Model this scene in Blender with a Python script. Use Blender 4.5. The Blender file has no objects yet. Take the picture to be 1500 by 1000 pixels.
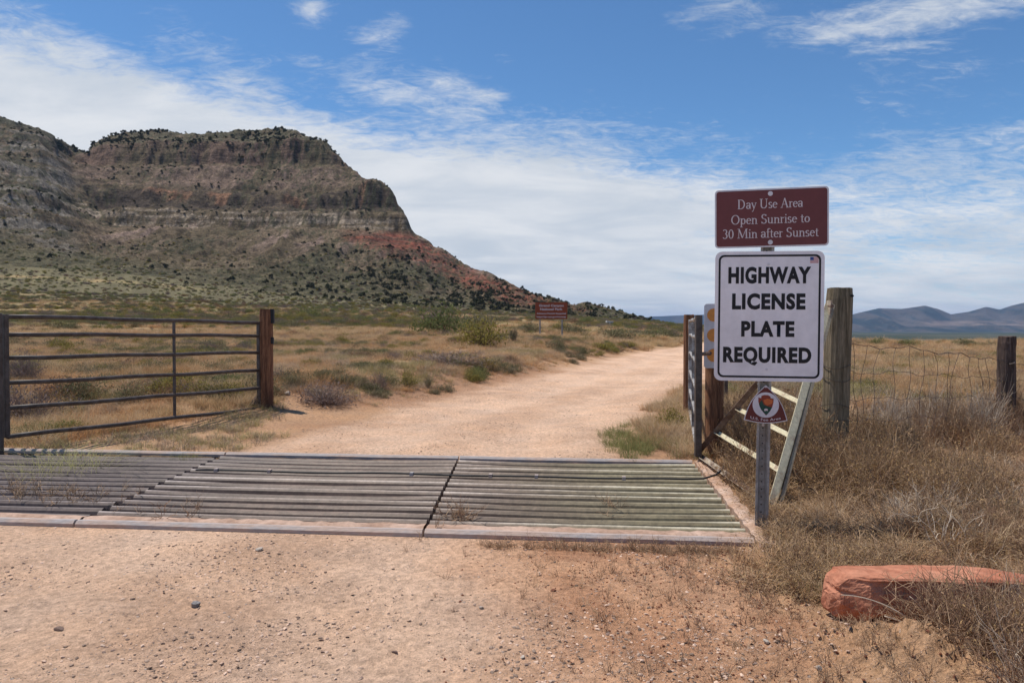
import bpy, math, random
import numpy as np
from mathutils import Vector, Matrix
R = math.radians
S = bpy.context.scene
C = S.collection
# ------------------------------------------------------------------ camera
F, HOR, EYE = 1100.0, 478.0, 1.35          # focal length in photo pixels, horizon row, eye height
cam = bpy.data.cameras.new('camera')
cam.sensor_width = 36; cam.lens = 36 * F / 1500; cam.clip_start = 0.05; cam.clip_end = 60000
co = bpy.data.objects.new('camera', cam); C.objects.link(co); S.camera = co
co.location = (0, 0, EYE)
co.rotation_euler = (R(90) - math.atan((500 - HOR) / F), 0, 0)
# ------------------------------------------------------------------ sun, sky, exposure
SUN_EL, SUN_AZ = 67.0, -62.0                # azimuth clockwise from +Y, the viewing direction
sun = bpy.data.lights.new('sun', 'SUN'); sun.energy = 3.9; sun.angle = R(0.55); sun.color = (1, 0.94, 0.85)
so = bpy.data.objects.new('sun', sun); C.objects.link(so)
d = Vector((math.sin(R(SUN_AZ)) * math.cos(R(SUN_EL)), math.cos(R(SUN_AZ)) * math.cos(R(SUN_EL)), math.sin(R(SUN_EL))))
so.rotation_euler = d.to_track_quat('Z', 'Y').to_euler()
SKY_STR = 0.1
W = bpy.data.worlds.new('World'); S.world = W; W.use_nodes = True


class NT:
    """small node-tree builder"""
    def __init__(s, tree):
        s.t = tree; s.n = tree.nodes; s.l = tree.links

    def node(s, typ, **kw):
        n = s.n.new(typ)
        for k, v in kw.items():
            if k.startswith('i_'):
                key = k[2:]; key = int(key) if key.isdigit() else key.replace('_', ' ')
                s.put(n.inputs[key], v)
            else:
                setattr(n, k, v)
        return n

    def put(s, sock, v):
        if isinstance(v, bpy.types.NodeSocket): s.l.new(v, sock)
        else:
            if hasattr(v, '__len__') and not isinstance(v, str) and len(v) == 3 and sock.type == 'RGBA': v = (*v, 1)
            sock.default_value = v

    def math(s, op, a, b=0.0, c=None, clamp=False):
        n = s.n.new('ShaderNodeMath'); n.operation = op; n.use_clamp = clamp
        s.put(n.inputs[0], a); s.put(n.inputs[1], b)
        if c is not None: s.put(n.inputs[2], c)
        return n.outputs[0]

    def mix(s, f, a, b, mode='MIX'):
        n = s.n.new('ShaderNodeMix'); n.data_type = 'RGBA'; n.blend_type = mode
        s.put(n.inputs[0], f); s.put(n.inputs[6], a); s.put(n.inputs[7], b)
        return n.outputs[2]

    def noise(s, vec, scale, detail=4, rough=0.55, dist=0.0, out=0):
        n = s.n.new('ShaderNodeTexNoise')
        if vec is not None: s.l.new(vec, n.inputs['Vector'])
        n.inputs['Scale'].default_value = scale; n.inputs['Detail'].default_value = detail
        n.inputs['Roughness'].default_value = rough; n.inputs['Distortion'].default_value = dist
        return n.outputs[out]

    def ramp(s, f, lo, hi, a=0.0, b=1.0):
        n = s.n.new('ShaderNodeMapRange'); n.interpolation_type = 'SMOOTHSTEP'
        s.put(n.inputs[0], f)
        for i, v in zip((1, 2, 3, 4), (lo, hi, a, b)): n.inputs[i].default_value = v
        return n.outputs[0]


w = NT(W.node_tree)
for n in list(w.n): w.n.remove(n)
sky = w.node('ShaderNodeTexSky', sky_type='NISHITA', sun_disc=False, sun_elevation=R(SUN_EL), sun_rotation=R(SUN_AZ),
             altitude=1500, air_density=1.0, dust_density=0.5, ozone_density=2.0)
tc = w.node('ShaderNodeTexCoord')
sep = w.node('ShaderNodeSeparateXYZ', i_0=tc.outputs['Generated'])
dx, dy, dz = sep.outputs
zz = w.math('MAXIMUM', dz, 0.0)
den = w.math('ADD', zz, 0.16)
cmb = w.node('ShaderNodeCombineXYZ', i_0=w.math('DIVIDE', dx, den), i_1=w.math('DIVIDE', dy, den), i_2=0.0)
mp = w.node('ShaderNodeMapping', i_0=cmb.outputs[0]); mp.inputs['Rotation'].default_value = (0, 0, R(-28)); mp.inputs['Scale'].default_value = (0.95, 1.55, 1)
broad = w.noise(mp.outputs[0], 0.75, 5, 0.55, 0.6)
wisp = w.noise(mp.outputs[0], 3.2, 9, 0.62, 1.1)
az = w.math('ARCTAN2', dx, dy)
el = w.math('ARCSINE', dz)


def blob(px, py, sx, sy, amp, rot=0.0):
    """a soft bank of cloud at a bearing and height in the sky"""
    a0, e0 = math.atan((px - 750) / F), math.atan((HOR - py) / F * math.cos(math.atan((px - 750) / F)))
    da = w.math('SUBTRACT', az, a0); de = w.math('SUBTRACT', el, e0)
    c, s_ = math.cos(rot), math.sin(rot)
    u = w.math('ADD', w.math('MULTIPLY', da, c), w.math('MULTIPLY', de, s_))
    v = w.math('SUBTRACT', w.math('MULTIPLY', de, c), w.math('MULTIPLY', da, s_))
    u = w.math('DIVIDE', u, sx / F); v = w.math('DIVIDE', v, sy / F)
    q = w.math('ADD', w.math('MULTIPLY', u, u), w.math('MULTIPLY', v, v))
    return w.math('MULTIPLY', w.math('POWER', 2.718, w.math('MULTIPLY', q, -1.0)), amp)


cover = w.ramp(el, 0.40, 0.10, 0.0, 0.52)
for args in [(150, 175, 420, 62, 0.42, -0.22), (430, 235, 300, 40, 0.30, -0.18), (800, 300, 280, 90, 0.36, 0), (560, 130, 130, 18, 0.22, -0.25), (620, 60, 260, 60, 0.06, 0), (1280, 150, 60, 60, 0.10, 0.9), (735, 90, 40, 16, 0.16, 0.3), (1205, 58, 30, 7, 0.2, 0.1),
             (550, 60, 34, 30, 0.24, 0.3), (590, 45, 26, 26, 0.22, 0.3), (660, 125, 62, 20, 0.25, -0.2), (720, 145, 26, 14, 0.22, 0), (455, 15, 30, 18, .2, 0), (1050, 15, 100, 30, 0.40, 0), (1400, 8, 220, 34, 0.46, 0.05),
             (330, 90, 130, 34, 0.2, -0.5), (1310, 245, 120, 22, 0.10, 0.1), (1250, 430, 420, 80, 0.08, 0), (90, 60, 190, 26, 0.2, -0.3),
             (1200, 215, 330, 75, -0.24, 0), (1420, 330, 200, 60, -0.10, 0.2), (960, 235, 90, 30, -0.08, -.3), (900, 110, 260, 70, -0.12, 0), (460, 20, 40, 20, 0.14, 0)]:
    cover = w.math('ADD', cover, blob(*args))
fine_ = w.noise(mp.outputs[0], 9.0, 8, 0.65, 1.6)
tex = w.math('ADD', w.math('ADD', w.math('MULTIPLY', broad, 0.36), w.math('MULTIPLY', wisp, 0.52)), w.math('MULTIPLY', w.math('SUBTRACT', fine_, .5), 0.50))
tex = w.math('ADD', tex, w.math('MULTIPLY', w.math('SUBTRACT', w.noise(mp.outputs[0], 24.0, 6, 0.6, 1.2), .5), 0.20))
tex = w.math('ADD', tex, .06)
dens = w.math('SUBTRACT', w.math('ADD', tex, cover), 0.66)
mask = w.ramp(dens, -0.02, 0.46, 0.0, 0.97)
shade = w.ramp(w.noise(mp.outputs[0], 1.6, 6, 0.6, 0.4), 0.3, 0.7)
CS = 1 / (SKY_STR * 1.23)
cl = w.mix(shade, (0.58 * CS, 0.64 * CS, 0.72 * CS), (0.80 * CS, 0.82 * CS, 0.85 * CS))
skc = w.mix(1.0, sky.outputs[0], (0.60, 0.86, 1.03), 'MULTIPLY')
bg = w.node('ShaderNodeBackground', i_Color=w.mix(mask, skc, cl), i_Strength=SKY_STR)
w.l.new(bg.outputs[0], w.node('ShaderNodeOutputWorld').inputs[0])
S.view_settings.view_transform = 'Standard'; S.view_settings.look = 'None'
S.view_settings.exposure = 0.30; S.view_settings.gamma = 1.0; S.view_settings.use_curve_mapping = False
try:
    S.cycles.max_bounces = 6; S.cycles.transparent_max_bounces = 8; S.cycles.volume_bounces = 0
except Exception: pass

# ------------------------------------------------------------------ noise and mesh helpers
RNG = np.random.default_rng(7)
random.seed(7)


def sstep(e0, e1, x):
    t = np.clip((np.asarray(x, float) - e0) / (e1 - e0), 0, 1); return t * t * (3 - 2 * t)


def vnoise(x, y, seed=0):
    x = np.asarray(x, float); y = np.asarray(y, float)
    xi = np.floor(x).astype(np.int64); yi = np.floor(y).astype(np.int64)
    fx = x - xi; fy = y - yi
    fx = fx * fx * fx * (fx * (fx * 6 - 15) + 10); fy = fy * fy * fy * (fy * (fy * 6 - 15) + 10)

    def h(a, b):
        n = (a * 374761393 + b * 668265263 + seed * 974711 + 1013) & 0xffffffff
        n = ((n ^ (n >> 13)) * 1274126177) & 0xffffffff
        n = n ^ (n >> 16)
        return (n & 0xffffff) / float(0xffffff)
    a = h(xi, yi); b = h(xi + 1, yi); c = h(xi, yi + 1); e = h(xi + 1, yi + 1)
    return (a * (1 - fx) + b * fx) * (1 - fy) + (c * (1 - fx) + e * fx) * fy


def fbm(x, y, octv=4, seed=0, gain=0.5):
    t = 0; a = 1; s = 0
    for o in range(octv):
        t = t + a * vnoise(x * 2 ** o + o * 17.3, y * 2 ** o - o * 9.1, seed + o); s += a; a *= gain
    return t / s


def ridged(x, y, octv=4, seed=0):
    t = 0; a = 1; s = 0
    for o in range(octv):
        t = t + a * (1 - np.abs(2 * vnoise(x * 2 ** o, y * 2 ** o, seed + o) - 1)); s += a; a *= 0.5
    return t / s


def tag(o, label=None, cat=None, group=None, kind=None):
    if label: o['label'] = label
    if cat: o['category'] = cat
    if group: o['group'] = group
    if kind: o['kind'] = kind
    return o


class MB:
    def __init__(s): s.v = []; s.f = []; s.n = 0

    def add(s, v, f):
        v = np.asarray(v, float).reshape(-1, 3); s.v.append(v)
        s.f.extend([tuple(int(i) + s.n for i in q) for q in f]); s.n += len(v)
        return s

    def box(s, c, size, rot=None):
        x, y, z = [q / 2 for q in size]
        v = np.array([(a, b, e) for a in (-x, x) for b in (-y, y) for e in (-z, z)])
        if rot is not None: v = v @ np.array(rot.to_3x3()).T
        return s.add(v + np.array(c), [(0, 1, 3, 2), (4, 6, 7, 5), (0, 4, 5, 1), (2, 3, 7, 6), (0, 2, 6, 4), (1, 5, 7, 3)])

    def tube(s, pts, r, k=8, cap=True, up=None):
        pts = [np.array(p, float) for p in pts]; n = len(pts)
        rs = r if hasattr(r, '__len__') else [r] * n
        V = []; prev = None
        for i, p in enumerate(pts):
            t = pts[min(i + 1, n - 1)] - pts[max(i - 1, 0)]; t = t / (np.linalg.norm(t) + 1e-9)
            a = prev if prev is not None else (np.array(up) if up is not None else (np.array([0, 0, 1.]) if abs(t[2]) < 0.9 else np.array([0, 1., 0])))
            a = a - t * np.dot(a, t); a = a / (np.linalg.norm(a) + 1e-9); prev = a
            b = np.cross(t, a)
            for j in range(k):
                g = 2 * math.pi * (j + 0.5) / k
                V.append(p + rs[i] * (math.cos(g) * a + math.sin(g) * b))
        Fs = [(i * k + j, i * k + (j + 1) % k, (i + 1) * k + (j + 1) % k, (i + 1) * k + j) for i in range(n - 1) for j in range(k)]
        if cap: Fs += [tuple(range(k - 1, -1, -1)), tuple(range((n - 1) * k, n * k))]
        return s.add(V, Fs)

    def bar(s, a, b, wdt, hgt, up=(0, 0, 1)):
        """rectangular bar from a to b"""
        a = np.array(a, float); b = np.array(b, float); t = b - a; L = np.linalg.norm(t); t /= L
        u = np.array(up, float); u = u - t * np.dot(u, t); u /= np.linalg.norm(u); sd = np.cross(t, u)
        V = [p + sd * x * wdt / 2 + u * z * hgt / 2 for p in (a, b) for x, z in ((-1, -1), (1, -1), (1, 1), (-1, 1))]
        return s.add(V, [(0, 1, 2, 3), (7, 6, 5, 4), (0, 4, 5, 1), (1, 5, 6, 2), (2, 6, 7, 3), (3, 7, 4, 0)])

    def prism(s, poly, z0, z1):
        """polygon in local x,z extruded along local y from z0 (back) to z1 (front)"""
        n = len(poly)
        V = [(x, z0, z) for x, z in poly] + [(x, z1, z) for x, z in poly]
        return s.add(V, [tuple(range(n)), tuple(range(2 * n - 1, n - 1, -1))] + [(i, i + n, (i + 1) % n + n, (i + 1) % n) for i in range(n)])

    def mesh(s, name, mat=None, smooth=False):
        me = bpy.data.meshes.new(name)
        v = np.concatenate(s.v) if s.v else np.zeros((0, 3))
        me.from_pydata(v.tolist(), [], s.f); me.update()
        if mat: me.materials.append(mat)
        if smooth: me.polygons.foreach_set('use_smooth', [True] * len(me.polygons))
        return me

    def build(s, name, mat=None, parent=None, smooth=False, link=True):
        o = bpy.data.objects.new(name, s.mesh(name, mat, smooth))
        if link: C.objects.link(o)
        if parent: o.parent = parent
        return o


def fix_normals(o):
    import bmesh
    bm = bmesh.new(); bm.from_mesh(o.data); bmesh.ops.recalc_face_normals(bm, faces=bm.faces); bm.to_mesh(o.data); bm.free(); return o


def empty(name, loc=(0, 0, 0), rz=0.0):
    o = bpy.data.objects.new(name, None); C.objects.link(o); o.location = loc; o.rotation_euler = (0, 0, rz); o.empty_display_size = 0.1; return o


def bevel(o, wd=0.004, seg=2):
    m = o.modifiers.new('bevel', 'BEVEL'); m.width = wd; m.segments = seg; m.limit_method = 'ANGLE'; m.angle_limit = R(40); return o


# ------------------------------------------------------------------ terrain heights
RAILDIR = R(5.7)
GO = np.array([1.53, 4.585])                                   # cattle guard: near right corner
E1 = np.array([-math.cos(RAILDIR), math.sin(RAILDIR)])          # along the rails, to the left
E2 = np.array([math.sin(RAILDIR), math.cos(RAILDIR)])           # across the rails, away
GDEPTH = 2.80
SKYP = [(-700, 160), (-200, 150), (-60, 158), (0, 168), (30, 180), (60, 190), (100, 210), (125, 223), (133, 223), (140, 208), (165, 200), (200, 193), (240, 192), (270, 197),
        (300, 198), (320, 191), (345, 188), (400, 188), (430, 192), (450, 205), (480, 215), (497, 233), (515, 250), (535, 263), (553, 262), (568, 272), (580, 285),
        (584, 303), (592, 310), (598, 328), (608, 343), (640, 362), (680, 386), (720, 405), (760, 422), (800, 437), (838, 449), (858, 444), (880, 450), (920, 462),
        (950, 469), (1000, 476), (2400, 478)]
NA = [-700, 0, 60, 110, 150, 250, 400, 480, 540, 590, 650, 750, 850, 950]
RSKY = [820, 830, 870, 925, 975, 990, 990, 960, 850, 805, 740, 660, 570, 510]
LAY = [(450, [380, 392, 396, 398, 400, 410, 430, 438, 442, 446, 452, 458, 464, 472]),
       (560, [330, 330, 345, 358, 374, 385, 396, 402, 406, 412, 425, 440, 455, 470]),
       (750, [215, 222, 250, 300, 326, 330, 332, 333, 338, 346, 370, 400, 440, 468]),
       (768, [210, 216, 244, 292, 308, 306, 312, 313, 313, 320, 366, 400, 440, 468]),
       (800, [185, 192, 214, 275, 300, 298, 303, 305, 304, 310, 360, 400, 440, 468]),
       (811, [180, 186, 208, 268, 283, 280, 286, 290, 270, 282, 360, 400, 440, 468]),
       (896, [165, 170, 195, 240, 240, 238, 240, 238, 266, 300, 360, 400, 440, 468]),
       (910, [165, 168, 190, 230, 216, 210, 212, 214, 262, 300, 360, 400, 440, 468])]
NP = [-700, 0, 200, 400, 600, 800, 950, 1040, 1150, 1250, 1500, 2500]
NEARZ = {12: [0] * 12, 30: [.25, .2, .2, .2, .18, .15, .05, 0, 0, 0, 0, 0], 60: [.8, .8, .8, .75, .7, .5, .2, 0, 0, 0, 0, 0]}
NEARP = {150: [452, 457, 459, 463, 466, 470, 477, 484, 508, 510, 510, 510], 330: [415, 425, 432, 445, 453, 464, 473, 480, 512, 514, 514, 514],
         450: [380, 392, 402, 430, 447, 461, 472, 479, 512, 514, 514, 514]}
TP = np.arange(-700, 2501, 4.0)
TY = np.concatenate([np.geomspace(6, 447, 120), np.arange(450, 1700, 3.0)])
TT = np.zeros((len(TP), len(TY)))
for i, px in enumerate(TP):
    ky = [6, 12, 30, 60]; kz = [0, 0, np.interp(px, NP, NEARZ[30]), np.interp(px, NP, NEARZ[60])]
    for Y in (150, 330):
        ky.append(Y); kz.append(EYE + (HOR - np.interp(px, NP, NEARP[Y])) / F * Y)
    sk = np.interp(px, [p[0] for p in SKYP], [p[1] for p in SKYP])
    if px <= 1000:
        rs = np.interp(px, NA, RSKY)
        for (Y, row) in LAY:
            if Y < rs - 4:
                yy = max(np.interp(px, NA, row), sk + 1 + (rs - Y) * 0.02)
                ky.append(Y); kz.append(EYE + (HOR - yy) / F * Y)
        zt = EYE + (HOR - sk) / F * rs
        fall = min(1, max(0, (px - 950) / 50))
        ky += [rs, rs + 180, rs + 480, 1700]; kz += [zt, zt - 30 * fall, max(zt * 0.3, -25) * (1 - fall) - 20 * fall, -32]
    else:
        ky += [450, 1700]; kz += [EYE + (HOR - np.interp(px, NP, NEARP[450])) / F * 450, -32]
    TT[i] = np.interp(TY, ky, kz)


def base_z(px, Y):
    fi = np.clip((px - TP[0]) / 4.0, 0, len(TP) - 1.001); i = fi.astype(int); a = fi - i
    Yc = np.clip(Y, TY[0], TY[-1]); j = np.clip(np.searchsorted(TY, Yc) - 1, 0, len(TY) - 2)
    b = (Yc - TY[j]) / (TY[j + 1] - TY[j])
    return (TT[i, j] * (1 - b) + TT[i, j + 1] * b) * (1 - a) + (TT[i + 1, j] * (1 - b) + TT[i + 1, j + 1] * b) * a


RDY = [-10, 2.5, 4.7, 7.4, 7.8, 9.2, 10.3, 12.4, 15.3, 20, 26, 35.4, 45, 70, 110, 170]
RDL = [-9, -9, -9, -3.4, -2.9, -2.6, -2.35, -1.75, -.75, .91, 2.84, 5.9, 9.6, 19, 38, 70]
RDR = [.9, 1.0, 1.35, .95, 1.0, 1.3, 1.6, 2.35, 3.5, 5.2, 7.0, 9.7, 13.3, 23, 43, 76]


def road_s(x, y):
    """signed metres inside the dirt road (positive inside)"""
    l = np.interp(y, RDY, RDL); r = np.interp(y, RDY, RDR)
    n = (fbm(x * 0.9, y * 0.9, 3, 21) - .5) * 0.9 + (fbm(x * 5, y * 5, 2, 23) - .5) * 0.3
    return np.minimum(x - l, r - x) * 0.9 + n


def tracks(x, y):
    """two compacted wheel tracks, 1 in the middle of a track"""
    l = np.interp(y, RDY, [-4.3 if v < -4 else v for v in RDL]); r = np.interp(y, RDY, RDR)
    s_ = (x - l) / (r - l) + (fbm(x * .5, y * .35, 3, 29) - .5) * .12
    return np.exp(-((s_ - .33) / .085) ** 2) + np.exp(-((s_ - .70) / .085) ** 2)


def butte_coords(x, y):
    warp = (ridged(x / 46., y / 200., 4, 31) - .6) * (44 - 24 * sstep(700, 770, y)) * (1 - .65 * sstep(-420, -520, x) * sstep(560, 700, y)) + (fbm(x / 120., y / 160., 3, 37) - .5) * 34 + (fbm(x / 14., y / 30., 4, 39, .6) - .5) * (14 - 7 * sstep(690, 760, y))
    return y + warp * sstep(430, 620, y)


def H(x, y, micro=True):
    x = np.asarray(x, float); y = np.asarray(y, float)
    px = 750 + F * x / np.maximum(y, 3.0)
    Ye = butte_coords(x, y)
    z = base_z(px, Ye)
    far = sstep(430, 560, y)
    z = z + far * ((fbm(x / 22., y / 22., 4, 41) - .5) * (7 - 3 * sstep(-400, -520, x)) + (fbm(x / 6., y / 6., 4, 43, .6) - .5) * 5.0 + np.sin(z / 3.6 + 3 * fbm(x / 60., y / 60., 2, 45)) * 1.5 * sstep(40, 90, z)) * sstep(-28, 20, z)
    rs = road_s(x, y)
    off = sstep(0.1, -1.6, rs)
    l = np.interp(y, RDY, RDL)
    left = sstep(0.2, -2.2, x - l) * sstep(9.5, 13, y)
    z = z + left * 0.34 * sstep(70, 30, y) + off * (fbm(x / 1.7, y / 1.7, 3, 51) - .5) * 0.22 * sstep(8, 12, y)
    z = z + off * (fbm(x / 9., y / 9., 3, 53) - .5) * 0.9 * sstep(20, 50, y)
    right = sstep(1.9, 3.0, x) * sstep(12, 8, y) * sstep(2, 5, y) * 0.10
    z = z + right
    z = z - 0.05 * sstep(0.2, 1.6, rs) * sstep(8, 14, y)
    if micro:
        nr = sstep(60, 20, y)
        z = z + nr * ((fbm(x * 1.3, y * 1.3, 3, 61) - .5) * 0.05 + (fbm(x * 7, y * 7, 5, 63, .65) - .5) * 0.030)
        rut = np.sin((x * .93 + y * .12) * 2 * math.pi / 1.75 + 2 * fbm(x * .3, y * .15, 2, 65)) * 0.012
        z = z + (rut * .5 - tracks(x, y) * .022) * sstep(0.3, 1.2, rs) * nr
        # crusted clods near the sandstone block
        cl = np.exp(-(((x - 1.55) / .42) ** 2 + ((y - 3.05) / .24) ** 2)) + 0.7 * np.exp(-(((x - 1.95) / .45) ** 2 + ((y - 2.75) / .25) ** 2))
        z = z + cl * (0.055 + np.abs(fbm(x * 8, y * 8, 5, 67, .7) - .5) * 0.30)
        rough = sstep(.55, 1.5, x) * sstep(4.4, 3.6, y)
        z = z + rough * (np.abs(fbm(x * 14, y * 14, 3, 69, .6) - .5) * -0.045)
    # pit under the cattle guard
    q1 = (x - GO[0]) * E1[0] + (y - GO[1]) * E1[1]; q2 = (x - GO[0]) * E2[0] + (y - GO[1]) * E2[1]
    pit = (q1 > 0.02) & (q1 < 9.0) & (q2 > 0.10) & (q2 < GDEPTH - 0.10)
    lip = sstep(-0.5, 0.0, q2) * sstep(GDEPTH + 0.5, GDEPTH, q2) * sstep(-.6, 0, q1)
    z = z * (1 - lip) + lip * -0.005
    z = np.where(pit, -0.42 + (fbm(x * 2, y * 2, 3, 71) - .5) * .12, z)
    return z


def hit(px, py, y0=2.0, y1=1600.0):
    """where a line of sight meets the terrain"""
    ys = np.geomspace(y0, y1, 3000); xs = (px - 750) / F * ys
    zr = EYE - (py - HOR) / F * ys
    b = np.nonzero(H(xs, ys, False) >= zr)[0]
    k = b[0] if len(b) else len(ys) - 1
    return float(xs[k]), float(ys[k]), float(H(xs[k:k + 1], ys[k:k + 1])[0])


def gz(x, y): return float(H(np.array([x]), np.array([y]))[0])


def at(px, Y, py=None):
    """point at depth Y seen on photo column px (and row py)"""
    return ((px - 750) / F * Y, Y, EYE - ((py if py is not None else HOR) - HOR) / F * Y)


def set_col(me, col, name='col'):
    a = me.color_attributes.new(name, 'FLOAT_COLOR', 'POINT')
    a.data.foreach_set('color', np.concatenate([col, np.ones((len(col), 1))], 1).astype(np.float32).ravel())


def grid_mesh(name, X, Y, Z, col, mat, keep=None):
    ny, nx = X.shape
    v = np.stack([X, Y, Z], -1).reshape(-1, 3)
    idx = np.arange(nx * ny).reshape(ny, nx)
    q = np.stack([idx[:-1, :-1], idx[:-1, 1:], idx[1:, 1:], idx[1:, :-1]], -1).reshape(-1, 4)
    if keep is not None:
        q = q[keep.reshape(-1)]
        used = np.zeros(nx * ny, bool); used[q.ravel()] = True
        remap = np.cumsum(used) - 1; q = remap[q]; v = v[used]; col = col.reshape(-1, 3)[used]
    me = bpy.data.meshes.new(name)
    me.vertices.add(len(v)); me.vertices.foreach_set('co', v.ravel())
    me.loops.add(len(q) * 4); me.loops.foreach_set('vertex_index', q.ravel().astype(np.int32))
    me.polygons.add(len(q)); me.polygons.foreach_set('loop_start', np.arange(0, len(q) * 4, 4, dtype=np.int32))
    try: me.polygons.foreach_set('loop_total', np.full(len(q), 4, dtype=np.int32))
    except Exception: pass
    me.update(calc_edges=True)
    me.polygons.foreach_set('use_smooth', np.ones(len(q), bool))
    set_col(me, col.reshape(-1, 3)); me.materials.append(mat)
    o = bpy.data.objects.new(name, me); C.objects.link(o); return o


# ------------------------------------------------------------------ materials
def new_mat(name):
    m = bpy.data.materials.new(name); m.use_nodes = True; t = NT(m.node_tree)
    for n in list(t.n): t.n.remove(n)
    return m, t


def finish(t, col, rough=0.85, bump=None, bstr=0.4, bdist=0.02, spec=0.3, metal=0.0):
    b = t.node('ShaderNodeBsdfPrincipled'); t.put(b.inputs['Base Color'], col); t.put(b.inputs['Roughness'], rough)
    b.inputs['Specular IOR Level'].default_value = spec; t.put(b.inputs['Metallic'], metal)
    if bump is not None:
        n = t.node('ShaderNodeBump'); t.put(n.inputs['Height'], bump); n.inputs['Strength'].default_value = bstr; n.inputs['Distance'].default_value = bdist
        t.l.new(n.outputs[0], b.inputs['Normal'])
    o = t.node('ShaderNodeOutputMaterial'); t.l.new(b.outputs[0], o.inputs[0]); return b


def soil_mat():
    m, t = new_mat('soil')
    a = t.node('ShaderNodeAttribute', attribute_name='col'); g = t.node('ShaderNodeNewGeometry'); P = g.outputs['Position']
    n1 = t.noise(P, 1.6, 8, .62); n2 = t.noise(P, 26, 6, .7); n3 = t.noise(P, 120, 4, .7)
    c = t.mix(t.ramp(n1, .3, .7), a.outputs[0], (1.13, 1.07, 1.0), 'MULTIPLY')
    n = t.node('ShaderNodeMix', data_type='RGBA'); n.blend_type = 'MULTIPLY'; n.inputs[0].default_value = 1.0
    t.put(n.inputs[6], c); k = t.math('MULTIPLY', t.ramp(n2, .28, .72, .68, 1.22), t.ramp(n3, .3, .7, .82, 1.14))
    cc = t.node('ShaderNodeCombineXYZ', i_0=k, i_1=k, i_2=k); t.l.new(cc.outputs[0], n.inputs[7]); c = n.outputs[2]
    # embedded chips of stone in a few tones, flat print on the soil
    v = t.node('ShaderNodeTexVoronoi', feature='F1', i_Vector=P, i_Scale=34.0)
    chip = t.math('MULTIPLY', t.ramp(v.outputs['Distance'], .30, .18), t.ramp(t.noise(P, 5, 3, .6), .50, .62))
    v2 = t.node('ShaderNodeTexVoronoi', feature='F1', i_Vector=P, i_Scale=95.0)
    chip2 = t.math('MULTIPLY', t.ramp(v2.outputs['Distance'], .34, .2), t.ramp(t.noise(P, 2.3, 4, .65), .42, .58))
    c2s = t.node('ShaderNodeSeparateColor', i_0=v2.outputs['Color'])
    c = t.mix(t.math('MULTIPLY', chip2, t.ramp(c2s.outputs[1], .4, .5)), c, t.mix(c2s.outputs[0], (.22, .13, .09), (.66, .50, .40)))
    cs = t.node('ShaderNodeSeparateColor', i_0=v.outputs['Color'])
    tone = t.mix(cs.outputs[0], (.24, .15, .11), (.58, .46, .38))
    c = t.mix(t.math('MULTIPLY', chip, t.ramp(cs.outputs[1], .35, .5)), c, tone)
    hgt = t.math('ADD', t.math('MULTIPLY', n2, .6), t.math('ADD', t.math('MULTIPLY', n3, .25), t.math('MULTIPLY', chip, .18)))
    finish(t, c, .95, hgt, 1.0, .045, .12)
    return m


def rock_mat():
    m, t = new_mat('butte_rock')
    a = t.node('ShaderNodeAttribute', attribute_name='col'); g = t.node('ShaderNodeNewGeometry'); P = g.outputs['Position']
    n1 = t.noise(P, .09, 8, .68); n2 = t.noise(P, .45, 6, .7)
    mp_ = t.node('ShaderNodeMapping', i_0=P); mp_.inputs['Scale'].default_value = (.02, .02, .5)
    ns = t.noise(mp_.outputs[0], 1.0, 5, .6)
    k = t.math('MULTIPLY', t.ramp(n1, .32, .68, .62, 1.32), t.math('MULTIPLY', t.ramp(n2, .3, .7, .58, 1.4), t.ramp(t.noise(P, 1.1, 4, .7), .35, .65, .72, 1.28)))
    sl = t.node('ShaderNodeSeparateXYZ', i_0=g.outputs['Normal'])
    steep = t.ramp(sl.outputs[2], .75, .5)
    k = t.math('MULTIPLY', k, t.math('ADD', 1.0, t.math('MULTIPLY', steep, t.ramp(ns, .35, .65, -.28, .25))))
    cc = t.node('ShaderNodeCombineXYZ', i_0=k, i_1=k, i_2=k)
    c = t.mix(1.0, a.outputs[0], cc.outputs[0], 'MULTIPLY')
    finish(t, c, .95, t.math('ADD', n1, n2), 1.0, 2.2, .1)
    return m


def simple(name, col, rough=.7, var=.25, scale=8, bump=.2, bdist=.004, spec=.3, metal=0, col2=None, detail=5, stretch=None, thr=(.35, .65), rand=0.0):
    m, t = new_mat(name); tc_ = t.node('ShaderNodeTexCoord'); P = tc_.outputs['Object']
    if stretch:
        q = t.node('ShaderNodeMapping', i_0=P); q.inputs['Scale'].default_value = stretch; P = q.outputs[0]
    n1 = t.noise(P, scale, detail, .62)
    c2 = col2 if col2 else tuple(v * (1 - var) for v in col)
    c = t.mix(t.ramp(n1, *thr), col, c2)
    k = t.ramp(t.noise(P, scale * 6, 4, .6), .3, .7, 1 - var * .6, 1 + var * .4)
    if rand:
        oi = t.node('ShaderNodeObjectInfo'); k = t.math('MULTIPLY', k, t.ramp(oi.outputs['Random'], 0, 1, 1 - rand, 1 + rand))
    cc = t.node('ShaderNodeCombineXYZ', i_0=k, i_1=k, i_2=k); c = t.mix(1.0, c, cc.outputs[0], 'MULTIPLY')
    finish(t, c, rough, t.noise(P, scale * 3, 6, .6) if bump else None, bump, bdist, spec, metal)
    return m


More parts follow.
